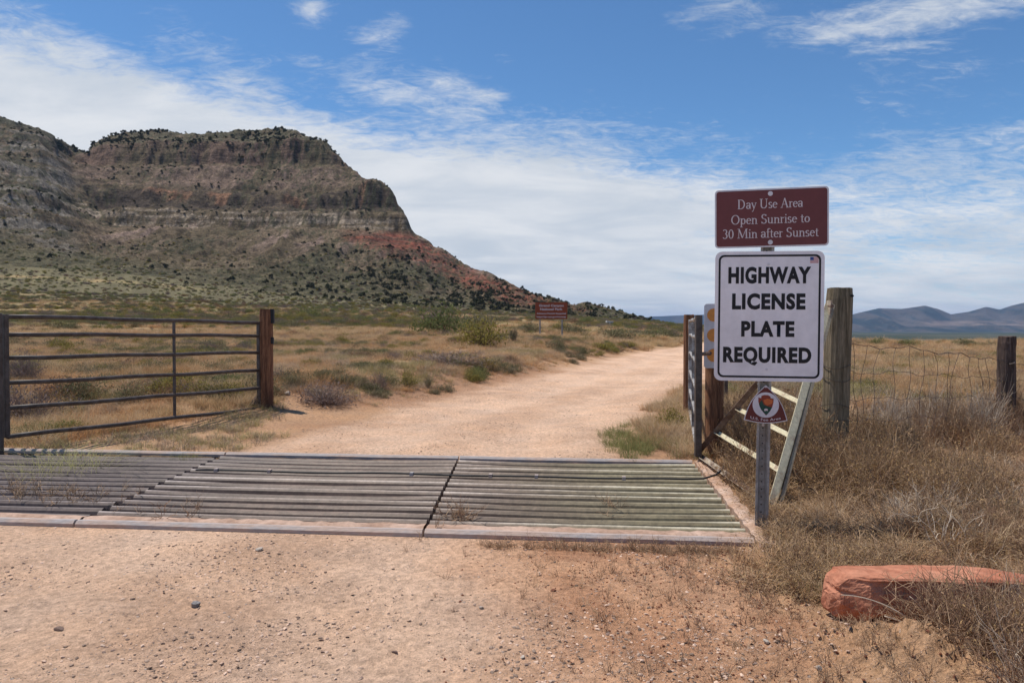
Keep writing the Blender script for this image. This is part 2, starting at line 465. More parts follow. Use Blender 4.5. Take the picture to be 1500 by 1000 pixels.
def rail_mat(name, tint):
    """steel tops painted paler, for sunlight on them and tyre polish; brown stain gives way to an olive film towards the right end of the guard"""
    m, t = new_mat(name); tc_ = t.node('ShaderNodeTexCoord'); P = tc_.outputs['Object']
    q = t.node('ShaderNodeMapping', i_0=P); q.inputs['Scale'].default_value = (.6, 2.4, 3)
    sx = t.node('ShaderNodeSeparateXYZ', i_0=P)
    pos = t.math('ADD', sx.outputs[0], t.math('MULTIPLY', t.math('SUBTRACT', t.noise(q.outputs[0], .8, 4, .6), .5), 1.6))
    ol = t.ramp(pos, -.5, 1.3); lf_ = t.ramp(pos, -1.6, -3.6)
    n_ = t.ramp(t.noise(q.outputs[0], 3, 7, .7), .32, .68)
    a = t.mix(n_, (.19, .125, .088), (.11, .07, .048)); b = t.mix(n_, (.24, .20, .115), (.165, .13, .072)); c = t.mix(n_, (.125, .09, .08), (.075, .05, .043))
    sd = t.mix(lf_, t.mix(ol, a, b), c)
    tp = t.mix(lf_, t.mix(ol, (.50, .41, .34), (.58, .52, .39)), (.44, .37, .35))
    toplit = t.math('MULTIPLY', t.ramp(sx.outputs[2], .025, .037), t.ramp(t.noise(q.outputs[0], 1.6, 6, .7), .25, .65, .25, 1.0))
    col = t.mix(toplit, sd, tp); g = t.ramp(t.noise(P, 22, 5, .7), .3, .7, .75, 1.2); cc = t.node('ShaderNodeCombineXYZ', i_0=g, i_1=g, i_2=g)
    finish(t, t.mix(1.0, col, cc.outputs[0], 'MULTIPLY'), .5, t.noise(P, 40, 4, .6), .3, .003, .4); return m


def plant_mat(name, cols, trans=.25, patch=.0, rough=.8):
    """colours picked per plant, with a little light coming through"""
    m, t = new_mat(name); oi = t.node('ShaderNodeObjectInfo'); g = t.node('ShaderNodeNewGeometry')
    rp = t.node('ShaderNodeValToRGB'); e = rp.color_ramp.elements
    while len(e) < len(cols): e.new(.5)
    for i, c_ in enumerate(cols): e[i].position = i / (len(cols) - 1); e[i].color = (*c_, 1)
    r = oi.outputs['Random']
    if patch: r = t.math('ADD', t.math('MULTIPLY', r, 1 - patch), t.math('MULTIPLY', t.ramp(t.noise(g.outputs['Position'], .16, 3, .6), .32, .68), patch))
    t.l.new(r, rp.inputs[0])
    tc_ = t.node('ShaderNodeTexCoord')
    k = t.ramp(t.noise(tc_.outputs['Object'], 9, 3, .6), .3, .7, .7, 1.3)
    cc = t.node('ShaderNodeCombineXYZ', i_0=k, i_1=k, i_2=k); c = t.mix(1.0, rp.outputs[0], cc.outputs[0], 'MULTIPLY')
    a = t.node('ShaderNodeBsdfDiffuse', i_Color=c); b = t.node('ShaderNodeBsdfTranslucent', i_Color=c)
    mx = t.node('ShaderNodeMixShader', i_0=trans); t.l.new(a.outputs[0], mx.inputs[1]); t.l.new(b.outputs[0], mx.inputs[2])
    o = t.node('ShaderNodeOutputMaterial'); t.l.new(mx.outputs[0], o.inputs[0]); return m


M_soil = soil_mat(); M_rock = rock_mat()
M_far = simple('distant_slope', (.2, .2, .2), .95, .1, .002, 0)
# far materials take the vertex colour too
def far_mat():
    m, t = new_mat('far_land'); a = t.node('ShaderNodeAttribute', attribute_name='col'); g = t.node('ShaderNodeNewGeometry')
    k = t.ramp(t.noise(g.outputs['Position'], .004, 8, .65), .3, .7, .75, 1.25)
    cc = t.node('ShaderNodeCombineXYZ', i_0=k, i_1=k, i_2=k)
    finish(t, t.mix(1.0, a.outputs[0], cc.outputs[0], 'MULTIPLY'), .95, None, spec=.05); return m
M_far = far_mat()
M_steel = simple('galvanised_steel', (.36, .34, .315), .55, .35, 14, .1, .001, .4, 0, col2=(.25, .22, .19))
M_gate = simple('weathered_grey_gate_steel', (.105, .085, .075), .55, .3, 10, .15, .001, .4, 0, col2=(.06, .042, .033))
M_gatelit = simple('sunlit_gate_steel', (.42, .41, .39), .5, .3, 10, .15, .001, .4, 0, col2=(.16, .13, .11))  # lighter copy of the gate steel, sunlight painted into its colour
M_wood = simple('brown_treated_wood', (.25, .125, .07), .9, .5, 6, .9, .008, .1, stretch=(5, 5, .4), col2=(.12, .06, .038), thr=(.4, .6))
M_oldwood = simple('weathered_grey_wood', (.27, .215, .145), .9, .5, 6, .9, .008, .1, stretch=(6, 6, .35), col2=(.12, .095, .06))
M_darkwood = simple('old_dark_wood', (.15, .105, .085), .9, .5, 6, 1.0, .01, .1, stretch=(6, 6, .35), col2=(.06, .04, .032))
M_cream = simple('chipped_cream_paint', (.58, .52, .36), .6, .3, 7, .2, .001, .3, col2=(.36, .27, .19), thr=(.5, .66))
M_rustshade = simple('rust_and_shade_brown_steel', (.13, .07, .05), .75, .4, 9, .3, .002, .3, col2=(.22, .15, .11))
M_raill = M_railm = M_railr = rail_mat('sunlit_top_rail', 0)
M_beam = simple('scuffed_grey_beam', (.36, .33, .32), .6, .3, 5, .2, .002, .3, 0, col2=(.46, .33, .26), stretch=(.6, 3, 3))
M_dust = simple('packed_dust', (.50, .35, .27), .95, .3, 4, .5, .006, .1, col2=(.36, .23, .165))
M_curb = simple('stained_concrete', (.50, .36, .28), .95, .3, 5, .5, .006, .1, col2=(.42, .26, .175))
M_black = simple('black_rubber', (.02, .02, .022), .6, .2, 10, 0)
M_wire = simple('rusty_wire', (.13, .10, .085), .7, .3, 30, 0, metal=.3)
M_white = simple('white_sign_face', (.82, .78, .79), .42, .10, 2.5, 0, spec=.4)
M_edge = simple('silver_sign_edge', (.66, .63, .65), .45, .1, 5, 0, spec=.4)
M_brown = simple('brown_sign_face', (.15, .036, .034), .5, .08, 5, 0, spec=.4)
M_brown2 = simple('park_sign_brown', (.27, .065, .028), .6, .08, 5, 0, spec=.3)
M_badge = simple('maroon_badge_face', (.125, .018, .014), .5, .08, 8, 0, spec=.4)
M_letw = simple('pale_lettering', (.62, .54, .54), .5, .03, 5, 0)
M_letk = simple('black_lettering', (.012, .010, .012), .5, .03, 5, 0)
M_orange = simple('orange_reflector', (.75, .26, .02), .35, .15, 30, 0, spec=.6)
M_sand = simple('red_sandstone', (.50, .225, .14), .92, .35, 4, 1.0, .014, .12, col2=(.36, .13, .075), detail=8)
M_stone = simple('field_stone', (.36, .31, .27), .9, .3, 6, .5, .004, .15, col2=(.24, .18, .15), rand=.35)
M_pebble = simple('pebble', (.56, .40, .30), .9, .3, 30, 0, spec=.15, rand=.55)
M_pebbled = simple('dark_pebble', (.24, .165, .13), .9, .3, 30, 0, spec=.15, rand=.55)
M_gold = plant_mat('dry_grass', [(.42, .285, .15), (.52, .365, .20), (.55, .41, .26), (.45, .27, .14), (.34, .275, .14)], .3, .5)
M_weed = plant_mat('dry_weed_twigs', [(.22, .13, .09), (.34, .215, .14), (.46, .32, .20), (.31, .165, .09)], .1, .55)
M_pale = plant_mat('bleached_twigs', [(.50, .41, .32), (.62, .51, .39)], .05)
M_olive = plant_mat('weed_leaf', [(.34, .235, .12), (.46, .30, .145), (.28, .20, .11)], .3, .3)
M_green = plant_mat('fresh_green_grass', [(.17, .18, .07), (.27, .25, .11)], .35)
M_ygreen = plant_mat('yellow_green_grass', [(.38, .37, .15), (.46, .42, .2)], .35)
M_sage = plant_mat('sage_leaf', [(.165, .16, .085), (.235, .21, .115), (.215, .185, .12)], .2)
M_bright = plant_mat('bright_green_leaf', [(.145, .165, .065), (.215, .22, .085)], .3)
M_yellow = plant_mat('yellow_rabbitbrush_leaf', [(.26, .22, .055), (.33, .27, .09)], .3)
M_purple = plant_mat('grey_purple_dead_twig', [(.23, .175, .155), (.29, .225, .19)], .1)
M_redbr = plant_mat('reddish_dry_leaf', [(.30, .17, .10), (.27, .19, .12)], .2)
M_darkbr = plant_mat('dark_stem', [(.085, .07, .045), (.12, .09, .06)], .1)
M_juni = plant_mat('juniper_needles', [(.05, .056, .032), (.085, .082, .05), (.065, .062, .042)], .05)
M_bark = simple('juniper_bark', (.10, .08, .06), .95, .3, 10, .3)

# ------------------------------------------------------------------ the ground and the dirt road: one grid, split where the road runs
U = np.linspace(-1.45, 1.45, 860)
rows = [-3.0]
while rows[-1] < 452:
    dcam = max(abs(rows[-1]), 1.9); rows.append(rows[-1] + max(0.0135, 0.0052 * dcam + 0.000012 * dcam ** 2) if rows[-1] > 1.5 else rows[-1] + 0.06)
rows = np.array(rows)
rows = rows * (452 / rows[-1]) if False else rows
YY, UU = np.meshgrid(rows, U, indexing='ij'); XX = UU * (YY + 4.2)
ZZ = H(XX, YY)
rs_ = road_s(XX, YY)
nA = fbm(XX * .55, YY * .55, 4, 81); nB = fbm(XX * 3.1, YY * 3.1, 4, 83); nC = fbm(XX * .12, YY * .12, 3, 85)


def L3(a, b, t): return np.array(a) * (1 - t[..., None]) + np.array(b) * t[..., None]


road = L3((.69, .47, .33), (.55, .36, .245), sstep(.35, .7, nA * .6 + nB * .4))
trk = tracks(XX, YY) * sstep(.2, .9, rs_)
road = road * (1 - .38 * trk[..., None]) + np.array((.74, .53, .39)) * .38 * trk[..., None]
# the traffic-polished left of the near road is paler than the loose reddish soil on the right
loose = sstep(-.55, .65, XX + 0.25 * (YY - 3) + (nA - .5) * .9 - .05) * sstep(5.0, 4.6, YY)
road = road * (1 - loose[..., None]) + L3((.58, .335, .20), (.45, .24, .14), sstep(.3, .7, nB)) * loose[..., None]
soil = L3((.50, .31, .185), (.38, .215, .125), sstep(.3, .7, nA))
soil = soil * (1 - sstep(20, 90, YY)[..., None]) + L3((.36, .255, .125), (.21, .18, .088), sstep(.35, .65, nC)) * sstep(20, 90, YY)[..., None]
gf = sstep(110, 300, YY)[..., None] * sstep(.15, .45, fbm(XX / 60, YY / 40, 3, 87))[..., None]
soil = soil * (1 - gf) + np.array((.125, .112, .06)) * gf
rm = sstep(-.35, .35, rs_)[..., None]
soil = soil * (1 + sstep(60, 160, YY)[..., None] * .5 * (fbm(XX / (.6 + YY / 90), YY / (1.2 + YY / 30), 3, 89, .7)[..., None] - .5) * 2)
gcol = soil * (1 - rm) + road * rm
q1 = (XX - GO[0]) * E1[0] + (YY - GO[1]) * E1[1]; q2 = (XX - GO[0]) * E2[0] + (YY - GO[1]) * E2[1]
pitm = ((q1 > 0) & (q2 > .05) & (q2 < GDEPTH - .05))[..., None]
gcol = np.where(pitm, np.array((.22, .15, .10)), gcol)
cell = road_s(*(0.25 * (A[:-1, :-1] + A[1:, :-1] + A[:-1, 1:] + A[1:, 1:]) for A in (XX, YY)))
cp = pitm[:-1, :-1, 0] | pitm[1:, 1:, 0]
isroad = (cell > 0) & ~cp
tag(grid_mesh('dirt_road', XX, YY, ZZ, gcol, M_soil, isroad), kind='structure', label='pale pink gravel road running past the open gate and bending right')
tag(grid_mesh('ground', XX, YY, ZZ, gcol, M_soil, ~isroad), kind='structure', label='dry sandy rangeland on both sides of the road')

# ------------------------------------------------------------------ the butte
rb = np.concatenate([rows[-1:], np.arange(rows[-1] + 3, 745, 3.0), np.arange(745, 1010, 1.7), np.arange(1012, 1700, 14.0)])
UB = U[(U > -1.2) & (U < .62)]
ys = rb; YB, _ = np.meshgrid(rb, UB, indexing='ij')
UBf = np.linspace(UB[0], UB[-1], 1000); UBf = UB if False else np.interp(np.linspace(0, 1, 2 * len(UB) - 1), np.linspace(0, 1, len(UB)), UB)
YB, UX = np.meshgrid(rb, UBf, indexing='ij'); XB = UX * (YB + 4.2)
ZB = H(XB, YB, False)
ZB[0] -= 0.0
Ye = butte_coords(XB, YB); PB = 750 + F * XB / YB
ypx = HOR - (ZB - EYE) / YB * F
n1 = fbm(XB / 26, YB / 60, 4, 91); n2 = fbm(XB / 8, YB / 8, 3, 93); n3 = fbm(XB / 70, YB / 90, 3, 95)


def lerpc(c, d_, m): return c * (1 - m[..., None]) + np.array(d_) * m[..., None]


bc = L3((.135, .102, .062), (.180, .132, .086), sstep(.35, .65, n1))
bc = lerpc(bc, (.108, .092, .055), sstep(.5, .66, n3) * sstep(780, 700, Ye))
bc = lerpc(bc, (.135, .115, .066), sstep(600, 470, Ye))
streak = sstep(.62, .70, fbm(XB / 11, YB / 110, 3, 97)) * sstep(600, 680, Ye) * sstep(762, 750, Ye)
bc = lerpc(bc, (.27, .19, .15), streak * .8)
band1 = sstep(742, 752, Ye) * sstep(776, 768, Ye) * sstep(60, 110, PB)
bc = lerpc(bc, (.36, .285, .21), band1 * sstep(.50, .60, fbm(XB / 26, ZB / 2.4, 3, 92)) * .85)
bc = lerpc(bc, (.085, .064, .048), sstep(776, 782, Ye) * sstep(822, 816, Ye) * sstep(90, 140, PB) * sstep(.25, .55, n2))
bc = lerpc(bc, (.27, .15, .09), sstep(799, 803, Ye) * sstep(820, 816, Ye) * sstep(90, 140, PB) * sstep(.56, .66, n1))
bc = lerpc(bc, (.205, .143, .105), sstep(822, 830, Ye) * sstep(886, 878, Ye) * sstep(.30, .6, n1 * .6 + n2 * .4))
bc = lerpc(bc, (.165, .108, .078), sstep(888, 892, Ye) * sstep(918, 914, Ye) * sstep(.35, .55, n1))
bc = lerpc(bc, (.135, .115, .072), sstep(916, 920, Ye) * sstep(.3, .5, n2))
lh = sstep(130, 90, PB)
bc = lerpc(bc, (.22, .19, .155), lh * sstep(.50, .62, fbm(XB / 14, ZB / 9, 4, 99)) * sstep(480, 560, Ye))
bc = lerpc(bc, (.11, .10, .07), lh * sstep(.50, .35, fbm(XB / 14, ZB / 9, 4, 99)) * sstep(480, 560, Ye))
# red siltstone along the right shoulder
bc = bc * (1 + .34 * (fbm(XB / 4.0, YB / 7.0, 3, 109, .65)[..., None] - .5) * 2)
bc = bc * .93
rt = np.interp(PB, [480, 520, 560, 600, 700, 800, 860, 900], [338, 338, 340, 338, 398, 438, 450, 470])
rbm = np.interp(PB, [480, 520, 560, 620, 680, 740, 800, 860, 900], [339, 356, 372, 388, 415, 440, 456, 460, 470])
nr_ = (n2 - .5) * 16
redm = sstep(-3, 6, ypx - rt + nr_ * .5) * sstep(8, -8, ypx - rbm + nr_) * sstep(480, 530, PB) * sstep(895, 850, PB)
redc = L3((.25, .085, .055), (.165, .085, .058), sstep(.4, .6, fbm(XB / 90, ZB / 2.2, 3, 101)))
redm = redm * (.62 + .36 * sstep(.40, .56, fbm(XB / 24, ZB / 7, 4, 107)))
bc = bc * (1 - redm[..., None]) + redc * redm[..., None]
bc = lerpc(bc, (.07, .068, .038), sstep(.53, .60, fbm(XB / 2.6, YB / 4.5, 2, 103)) * sstep(.35, .6, n3 + .12) * .75)
tag(grid_mesh('butte_hill', XB, YB, ZB, bc, M_rock), kind='structure', label='stepped rocky butte with a red shoulder falling to the right')

# ------------------------------------------------------------------ far plain, mountains
rp = np.concatenate([[rows[-1] - 0.0], np.geomspace(rows[-1] + 8, 24000, 110)])
UP = np.linspace(-1.6, 1.6, 220)
YP, UPP = np.meshgrid(rp, UP, indexing='ij'); XP = UPP * (YP + 4.2)
PP = 750 + F * XP / YP
ZP = H(XP, np.minimum(YP, 1695), False) * sstep(1700, 1500, YP) + sstep(1500, 1700, YP) * (-32 - (YP - 1600) * .0044 + (fbm(XP / 700, YP / 700, 3, 111) - .5) * 9)
ZP = np.where(PP < 1010, np.minimum(ZP, -30) , ZP)
pc = L3((.045, .055, .035), (.075, .078, .055), sstep(.4, .6, fbm(XP / 500, YP / 900, 4, 113)))
keep = ~((PP[:-1, :-1] < 985) & (YP[:-1, :-1] < 1500))
tag(grid_mesh('plain', XP, YP, ZP, pc, M_far, keep), kind='structure', label='dark scrub plain beyond the field')


def range_of_hills(name, label, Y0, Yc, prof, basey, seed, cols, pale=None):
    px = np.arange(prof[0][0], prof[-1][0] + 1, 2.5)
    ys_ = np.linspace(0, 1.5, 60)
    Tt, PX = np.meshgrid(ys_, px, indexing='ij')
    sk = np.interp(PX, [p[0] for p in prof], [p[1] for p in prof])
    Y = Y0 + (Yc - Y0) * Tt; X = (PX - 750) / F * Y
    top = EYE + (HOR - sk) / F * Yc; base = EYE + (HOR - basey) / F * Y0
    sc = Yc / 11000.
    rg = ridged(X / (900 * sc), Y / (1700 * sc), 4, seed)
    g = np.where(Tt < 1, Tt ** 1.25, 1 - (Tt - 1) * .8)
    Z = base + (top - base) * g + (rg - .62) * 0.85 * (top - base) * np.clip(Tt * (1 - Tt) * 4, 0, 1) * (Tt < 1)
    Z[0] -= 60
    c_ = L3(cols[0], cols[1], sstep(.42, .58, fbm(X / (260 * sc), Y / (700 * sc), 5, seed + 5, .62)))
    if pale:
        yp = HOR - (Z - EYE) / Y * F
        pm = sstep(pale[0], pale[0] + 40, PX) * sstep(pale[1] - 3, pale[1], yp) * sstep(pale[2] + 3, pale[2] - 1, yp)
        c_ = lerpc(c_, pale[3], pm * sstep(.3, .5, fbm(X / 200, Y / 900, 3, seed + 9)))
    tag(grid_mesh(name, X, Y, Z, c_, M_far), kind='structure', label=label)


range_of_hills('mountain_range', 'blue hazy mountain range on the right', 8200, 11000,
               [(1180, 470), (1215, 463), (1249, 460), (1270, 455), (1287, 451), (1320, 452), (1340, 449), (1354, 447), (1374, 452), (1393, 460), (1419, 456), (1444, 449), (1464, 453),
                (1482, 447), (1500, 443), (1560, 436), (1700, 446), (1900, 440), (2300, 458)], 487, 121, [(.028, .038, .036), (.078, .070, .060)], (1330, 471.5, 476, (.17, .13, .105)))
range_of_hills('mesa', 'long low blue mesa on the horizon behind the gate', 12500, 14500,
               [(860, 474), (930, 467), (955, 463.5), (1000, 461.5), (1100, 459), (1200, 463), (1300, 468)], 483, 131, [(.035, .045, .05), (.06, .06, .06)])

# ------------------------------------------------------------------ haze
hz = MB().box((0, 9000, 150), (60000, 42000, 620)).build('haze')
m, t = new_mat('thin_air')
pv = t.node('ShaderNodeVolumePrincipled'); pv.inputs['Density'].default_value = 3.0e-5; pv.inputs['Color'].default_value = (.38, .58, .95, 1)
pv.inputs['Anisotropy'].default_value = 0.0
t.l.new(pv.outputs[0], t.node('ShaderNodeOutputMaterial').inputs['Volume'])
hz.data.materials.append(m); tag(hz, kind='stuff', label='thin blue haze over the distance')


# ------------------------------------------------------------------ cattle guard: three grids of rails
def gp(q1_, q2_, z): p = GO + E1 * q1_ + E2 * q2_; return (p[0], p[1], z)


def q_of(px, py):
    Y = EYE * F / (py - HOR); p = np.array([(px - 750) / F * Y, Y]) - GO; return float(p @ E1), float(p @ E2)


S1 = [q_of(115, 768), q_of(330, 668)]; S2 = [q_of(620, 786), q_of(672, 675)]


def seam(Sg, q): (a, b), (c, d_) = Sg; return a + (c - a) * (q - b) / (d_ - b)


NR = 14
rail_q = [0.27 + i * (GDEPTH - 0.36) / NR for i in range(NR)]


def rail_profile(bm_, qa, qb, q, zc, rr):
    """a rail: steel section with a rounded top"""
    prof = [(-.044, -.075), (-.043, -.022), (-.032, .006), (-.015, .022), (0, .026), (.015, .022), (.032, .006), (.043, -.022), (.044, -.075)]
    V = []
    for i, s_ in enumerate(np.linspace(0, 1, 9)):
        qq = qa + (qb - qa) * s_
        sag = -0.012 * math.sin(math.pi * s_) * rr + (random.random() - .5) * .003
        for a, b in prof: V.append(gp(qq, q + a, zc + b + sag))
    k = len(prof)
    F_ = [(i * k + j, i * k + j + 1, (i + 1) * k + j + 1, (i + 1) * k + j) for i in range(8) for j in range(k - 1)]
    F_ += [tuple(range(k)), tuple(range(8 * k + k - 1, 8 * k - 1, -1))]
    bm_.add(V, F_)


def guard(label, ql, qr, mat, dz, zb):
    e = empty('cattle_guard_grid', (0, 0, 0)); tag(e, label, 'cattle guard', 'steel grids of the cattle guard')
    for i, q in enumerate(rail_q):
        b = MB(); jit = (random.random() - .5) * .05
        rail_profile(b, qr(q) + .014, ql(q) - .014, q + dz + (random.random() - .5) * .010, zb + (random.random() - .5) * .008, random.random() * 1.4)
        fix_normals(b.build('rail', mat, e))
    for q, nm in ((.045, 'front_beam'), (GDEPTH - .03, 'back_beam')):
        b = MB(); b.tube([gp(qr(q) + .008 + (ql(q) - qr(q) - .016) * k / 6, q, .004 + random.random() * .004) for k in range(7)], .036, 8)
        fix_normals(b.build(nm, M_beam, e, smooth=False))
    b = MB()
    q = .155
    n = 40; V = []
    for k in range(n + 1):
        qq = qr(q) + .01 + (ql(q) - qr(q) - .02) * k / n
        for a, zz_ in ((-.066, .020), (-.03, .030 + random.random() * .012), (.03 + random.random() * .02, .026 + random.random() * .01), (.062 + random.random() * .022, -.02)):
            V.append(gp(qq, q + a, zz_))
    b.add(V, [(k * 4 + j, k * 4 + j + 1, (k + 1) * 4 + j + 1, (k + 1) * 4 + j) for k in range(n) for j in range(3)])
    fix_normals(b.build('dusty_ledge', M_dust, e, smooth=True))
    for s_ in (.12, .5, .88):       # bearers under the rails
        b = MB(); qa = qr(1.3) + (ql(1.3) - qr(1.3)) * s_
        b.bar(gp(qa, .12, -.17), gp(qa, GDEPTH - .12, -.17), .10, .18); fix_normals(b.build('bearer', M_rustshade, e))
    return e


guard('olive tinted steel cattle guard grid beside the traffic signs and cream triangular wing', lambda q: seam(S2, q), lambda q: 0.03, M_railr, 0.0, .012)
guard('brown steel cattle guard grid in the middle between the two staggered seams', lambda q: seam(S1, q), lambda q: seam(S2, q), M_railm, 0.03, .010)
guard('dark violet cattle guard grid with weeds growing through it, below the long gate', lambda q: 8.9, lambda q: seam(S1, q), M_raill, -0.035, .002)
# concrete kerb on the right end of the guard
b = MB(); V = []
n = 46
for k in range(n + 1):
    q = -.02 + (GDEPTH + .05) * k / n
    for a, zz_ in ((.015, -.30), (.010, .022), (-.03, .034), (-.075 - random.random() * .04, .024), (-.12, -.06)):
        V.append(gp(a + (random.random() - .5) * .012, q, zz_ + (random.random() - .5) * .016))
b.add(V, [(k * 5 + j, k * 5 + j + 1, (k + 1) * 5 + j + 1, (k + 1) * 5 + j) for k in range(n) for j in range(4)] + [(0, 1, 2, 3, 4), tuple(n * 5 + i for i in (4, 3, 2, 1, 0))])
tag(fix_normals(b.build('concrete_kerb', M_curb)), 'crumbling pinkish concrete kerb along the right end of the cattle guard', 'kerb')
# thin black pipe lying over the rails
b = MB(); qh = rail_q[8] + .09
pts = [gp(qq, qh + .012 * math.sin(qq * 3), .050 + .004 * math.sin(qq * 5)) for qq in np.linspace(0.22, seam(S1, qh) - .1, 24)][::-1]
pts += [gp(.08, qh + .01, .06), gp(-.03, qh + .06, .085), gp(-.10, qh + .16, .11), gp(-.13, qh + .27, .12)]
pipe = tag(b.tube(pts, .0085, 6).build('thin_pipe', M_black, smooth=True), 'thin black pipe laid across the cattle guard rails, its loose end curling over the kerb', 'pipe')
for qq in (.75, 1.5, 1.9, 2.6, 3.9, 4.4):
    c_ = MB(); c_.box(gp(qq, qh, .052), (.03, .045, .03), Matrix.Rotation(-RAILDIR, 3, 'Z')); c_.build('clip', M_beam, pipe)


# ------------------------------------------------------------------ gates and posts
def wood_post(name, x, y, z0, h, r, mat, lean=(0, 0), k=14, seed=0, knots=0.0, square=0.0, chamfer=.02):
    n = 22; V = []
    for i in range(n + 1):
        s_ = i / n; zc = -0.35 + (h + .35) * s_
        for j in range(k):
            a = 2 * math.pi * j / k
            rr = r * (1 + .05 * (fbm(np.array([a * 1.3 + seed]), np.array([s_ * 3.]), 3, seed + 3)[0] - .5) + .10 * (vnoise(np.array([j * 1.7]), np.array([s_ * .7]), seed)[0] - .5))
            rr *= 1 + knots * (fbm(np.array([j * .9 + 5]), np.array([s_ * 9.]), 3, seed + 8)[0] - .5)
            if square: rr *= 1 + square * (1 / max(abs(math.cos(a)), abs(math.sin(a))) - 1)
            if i == n: rr *= .93
            V.append((rr * math.cos(a) + lean[0] * s_ * h, rr * math.sin(a) + lean[1] * s_ * h, zc + (.012 * vnoise(np.array([j * 2.1]), np.array([9.]), seed)[0] if i == n else 0)))
    b = MB(); b.add(V, [(i * k + j, i * k + (j + 1) % k, (i + 1) * k + (j + 1) % k, (i + 1) * k + j) for i in range(n) for j in range(k)] + [tuple(range(n * k, n * k + k))])
    o = b.build(name, mat, smooth=False); o.location = (x, y, z0); return o


def gate(label, A, B, zb, ht, nmid, mat, group, up_at=.5, r=.021):
    """A and B: the two ends on the ground; six horizontal tubes"""
    e = empty('metal_gate', (A[0], A[1], zb)); tag(e, label, 'gate', group)
    dv = np.array([B[0] - A[0], B[1] - A[1], 0.0]); L_ = np.linalg.norm(dv); dv = dv / L_; dz_ = B[2] / L_
    P = lambda s_, z: tuple(dv * s_ + np.array([0, 0, z + dz_ * s_]))
    hs = [0, .235, .445, .655, .85, 1.0]
    for i, hh in enumerate(hs):
        b = MB(); z = ht * hh
        b.tube([P(L_ * k / 8, z + .006 * math.sin(k * 1.7 + i)) for k in range(9)], r, 10)
        fix_normals(b.build('bar', mat, e, smooth=True))
    for s_ in (0.0, L_):
        b = MB(); b.bar(P(s_, -.01), P(s_, ht + .02), .05, .05, up=tuple(dv)); bevel(fix_normals(b.build('stile', mat, e)), .006)
    b = MB(); b.bar(P(L_ * up_at, 0), P(L_ * up_at, ht), .035, .022, up=tuple(dv)); fix_normals(b.build('upright', mat, e))
    return e, P, L_


gA = at(8, 8.05); gB = at(379, 11.35)
g1, P1, L1 = gate('long grey six-bar metal gate standing between the field and the cattle guard', gA, (gB[0], gB[1], -.055), .165, 1.295, 1, M_gate, 'metal gates beside the road',   .585, .0255)
for s_, z in ((L1 - .02, 1.1), (L1 - .02, .25)):
    b = MB(); b.tube([P1(s_, z), P1(s_ + .09, z)], .012, 6); b.build('hinge', M_rustshade, g1)
pst = wood_post('gate_post', *at(390, 11.42)[:2], gz(*at(390, 11.42)[:2]) - .02, 1.63 - gz(*at(390, 11.42)[:2]), .095, M_wood, seed=2, square=.35)
tag(pst, 'brown wooden post at the roadside end of the long grey gate', 'post', 'brown gate posts')
b = MB(); b.box((.105, -.03, 1.40), (.05, .05, .22)); b.build('latch', M_black, pst); MB().box((.10, -.03, 1.03), (.04, .05, .10)).build('latch', M_black, pst)
b = MB(); b.tube([(-.16, -.05, .04), (-.15, -.02, .12), (-.13, 0, .2)], [.09, .07, .02], 7); tag(b.build('stone', M_pebbled), 'dark lump at the foot of the roadside gate post', 'stone').location = pst.location  # dark tapering lump left of the post foot
x_, y_, _ = at(4, 7.98)
b = MB(); b.bar((0, 0, -.3), (0, 0, 1.49), .05, .05, (0, 1, 0)); o = bevel(fix_normals(b.build('steel_post', M_gate)), .008); o.location = (x_ - .04, y_, 0)
tag(o, 'dark square steel post at the far left end of the long grey gate', 'post')

# the second gate, swung open and seen nearly end on
hA = at(1023, 7.35); hB = at(1011, 10.95)
g2, P2, L2 = gate('metal gate swung open and seen nearly end on beside the signs', hA, (hB[0], hB[1], 0), .11, 1.32, 1, M_gatelit, 'metal gates beside the road', .5, .02)
b = MB(); b.bar(P2(-.03, -.03), P2(-.03, 1.35), .062, .055, up=(0, 1, 0)); fix_normals(b.build('end_stile', M_gate, g2))
b = MB(); b.tube([P2(.0, .97), (.16, .16, .97)], .02, 7); b.build('hinge', M_rustshade, g2)
p = at(1009, 11.3); o = wood_post('gate_post', p[0], p[1], gz(p[0], p[1]) - .02, 1.54 - gz(p[0], p[1]), .078, M_wood, seed=5, square=.4)
tag(o, 'slim brown wooden post where the far end of the open gate rests', 'post', 'brown gate posts')
p = at(1047, 7.75); hp = wood_post('gate_post', p[0], p[1], gz(p[0], p[1]) - .02, 1.50, .092, M_wood, seed=6, square=.4)
tag(hp, 'brown wooden hinge post behind the highway plate sign', 'post', 'brown gate posts')
p = at(1064, 12.6)
b = MB(); b.bar((0, 0, -.2), (0, 0, 1.0), .06, .02, (0, 1, 0)); b.bar((0, .02, -.2), (0, .02, 1.0), .012, .03, (0, 1, 0)); o = b.build('steel_post', M_gate); o.location = (p[0], p[1], gz(p[0], p[1]))
tag(o, 'short dark steel fence stake behind the brown hinge post', 'post')


def arc_poly(pts_r, seg=6):
    """rounded rectangle w,h,r centred on 0"""
    w_, h_, r = pts_r; out = []
    for cx, cz, a0 in ((w_ / 2 - r, h_ / 2 - r, 0), (-w_ / 2 + r, h_ / 2 - r, 90), (-w_ / 2 + r, -h_ / 2 + r, 180), (w_ / 2 - r, -h_ / 2 + r, 270)):
        for k in range(seg + 1):
            a = R(a0 + 90 * k / seg); out.append((cx + r * math.cos(a), cz + r * math.sin(a)))
    return out


def disc(cx, cz, r, n=24): return [(cx + r * math.cos(2 * math.pi * k / n), cz + r * math.sin(2 * math.pi * k / n)) for k in range(n)]


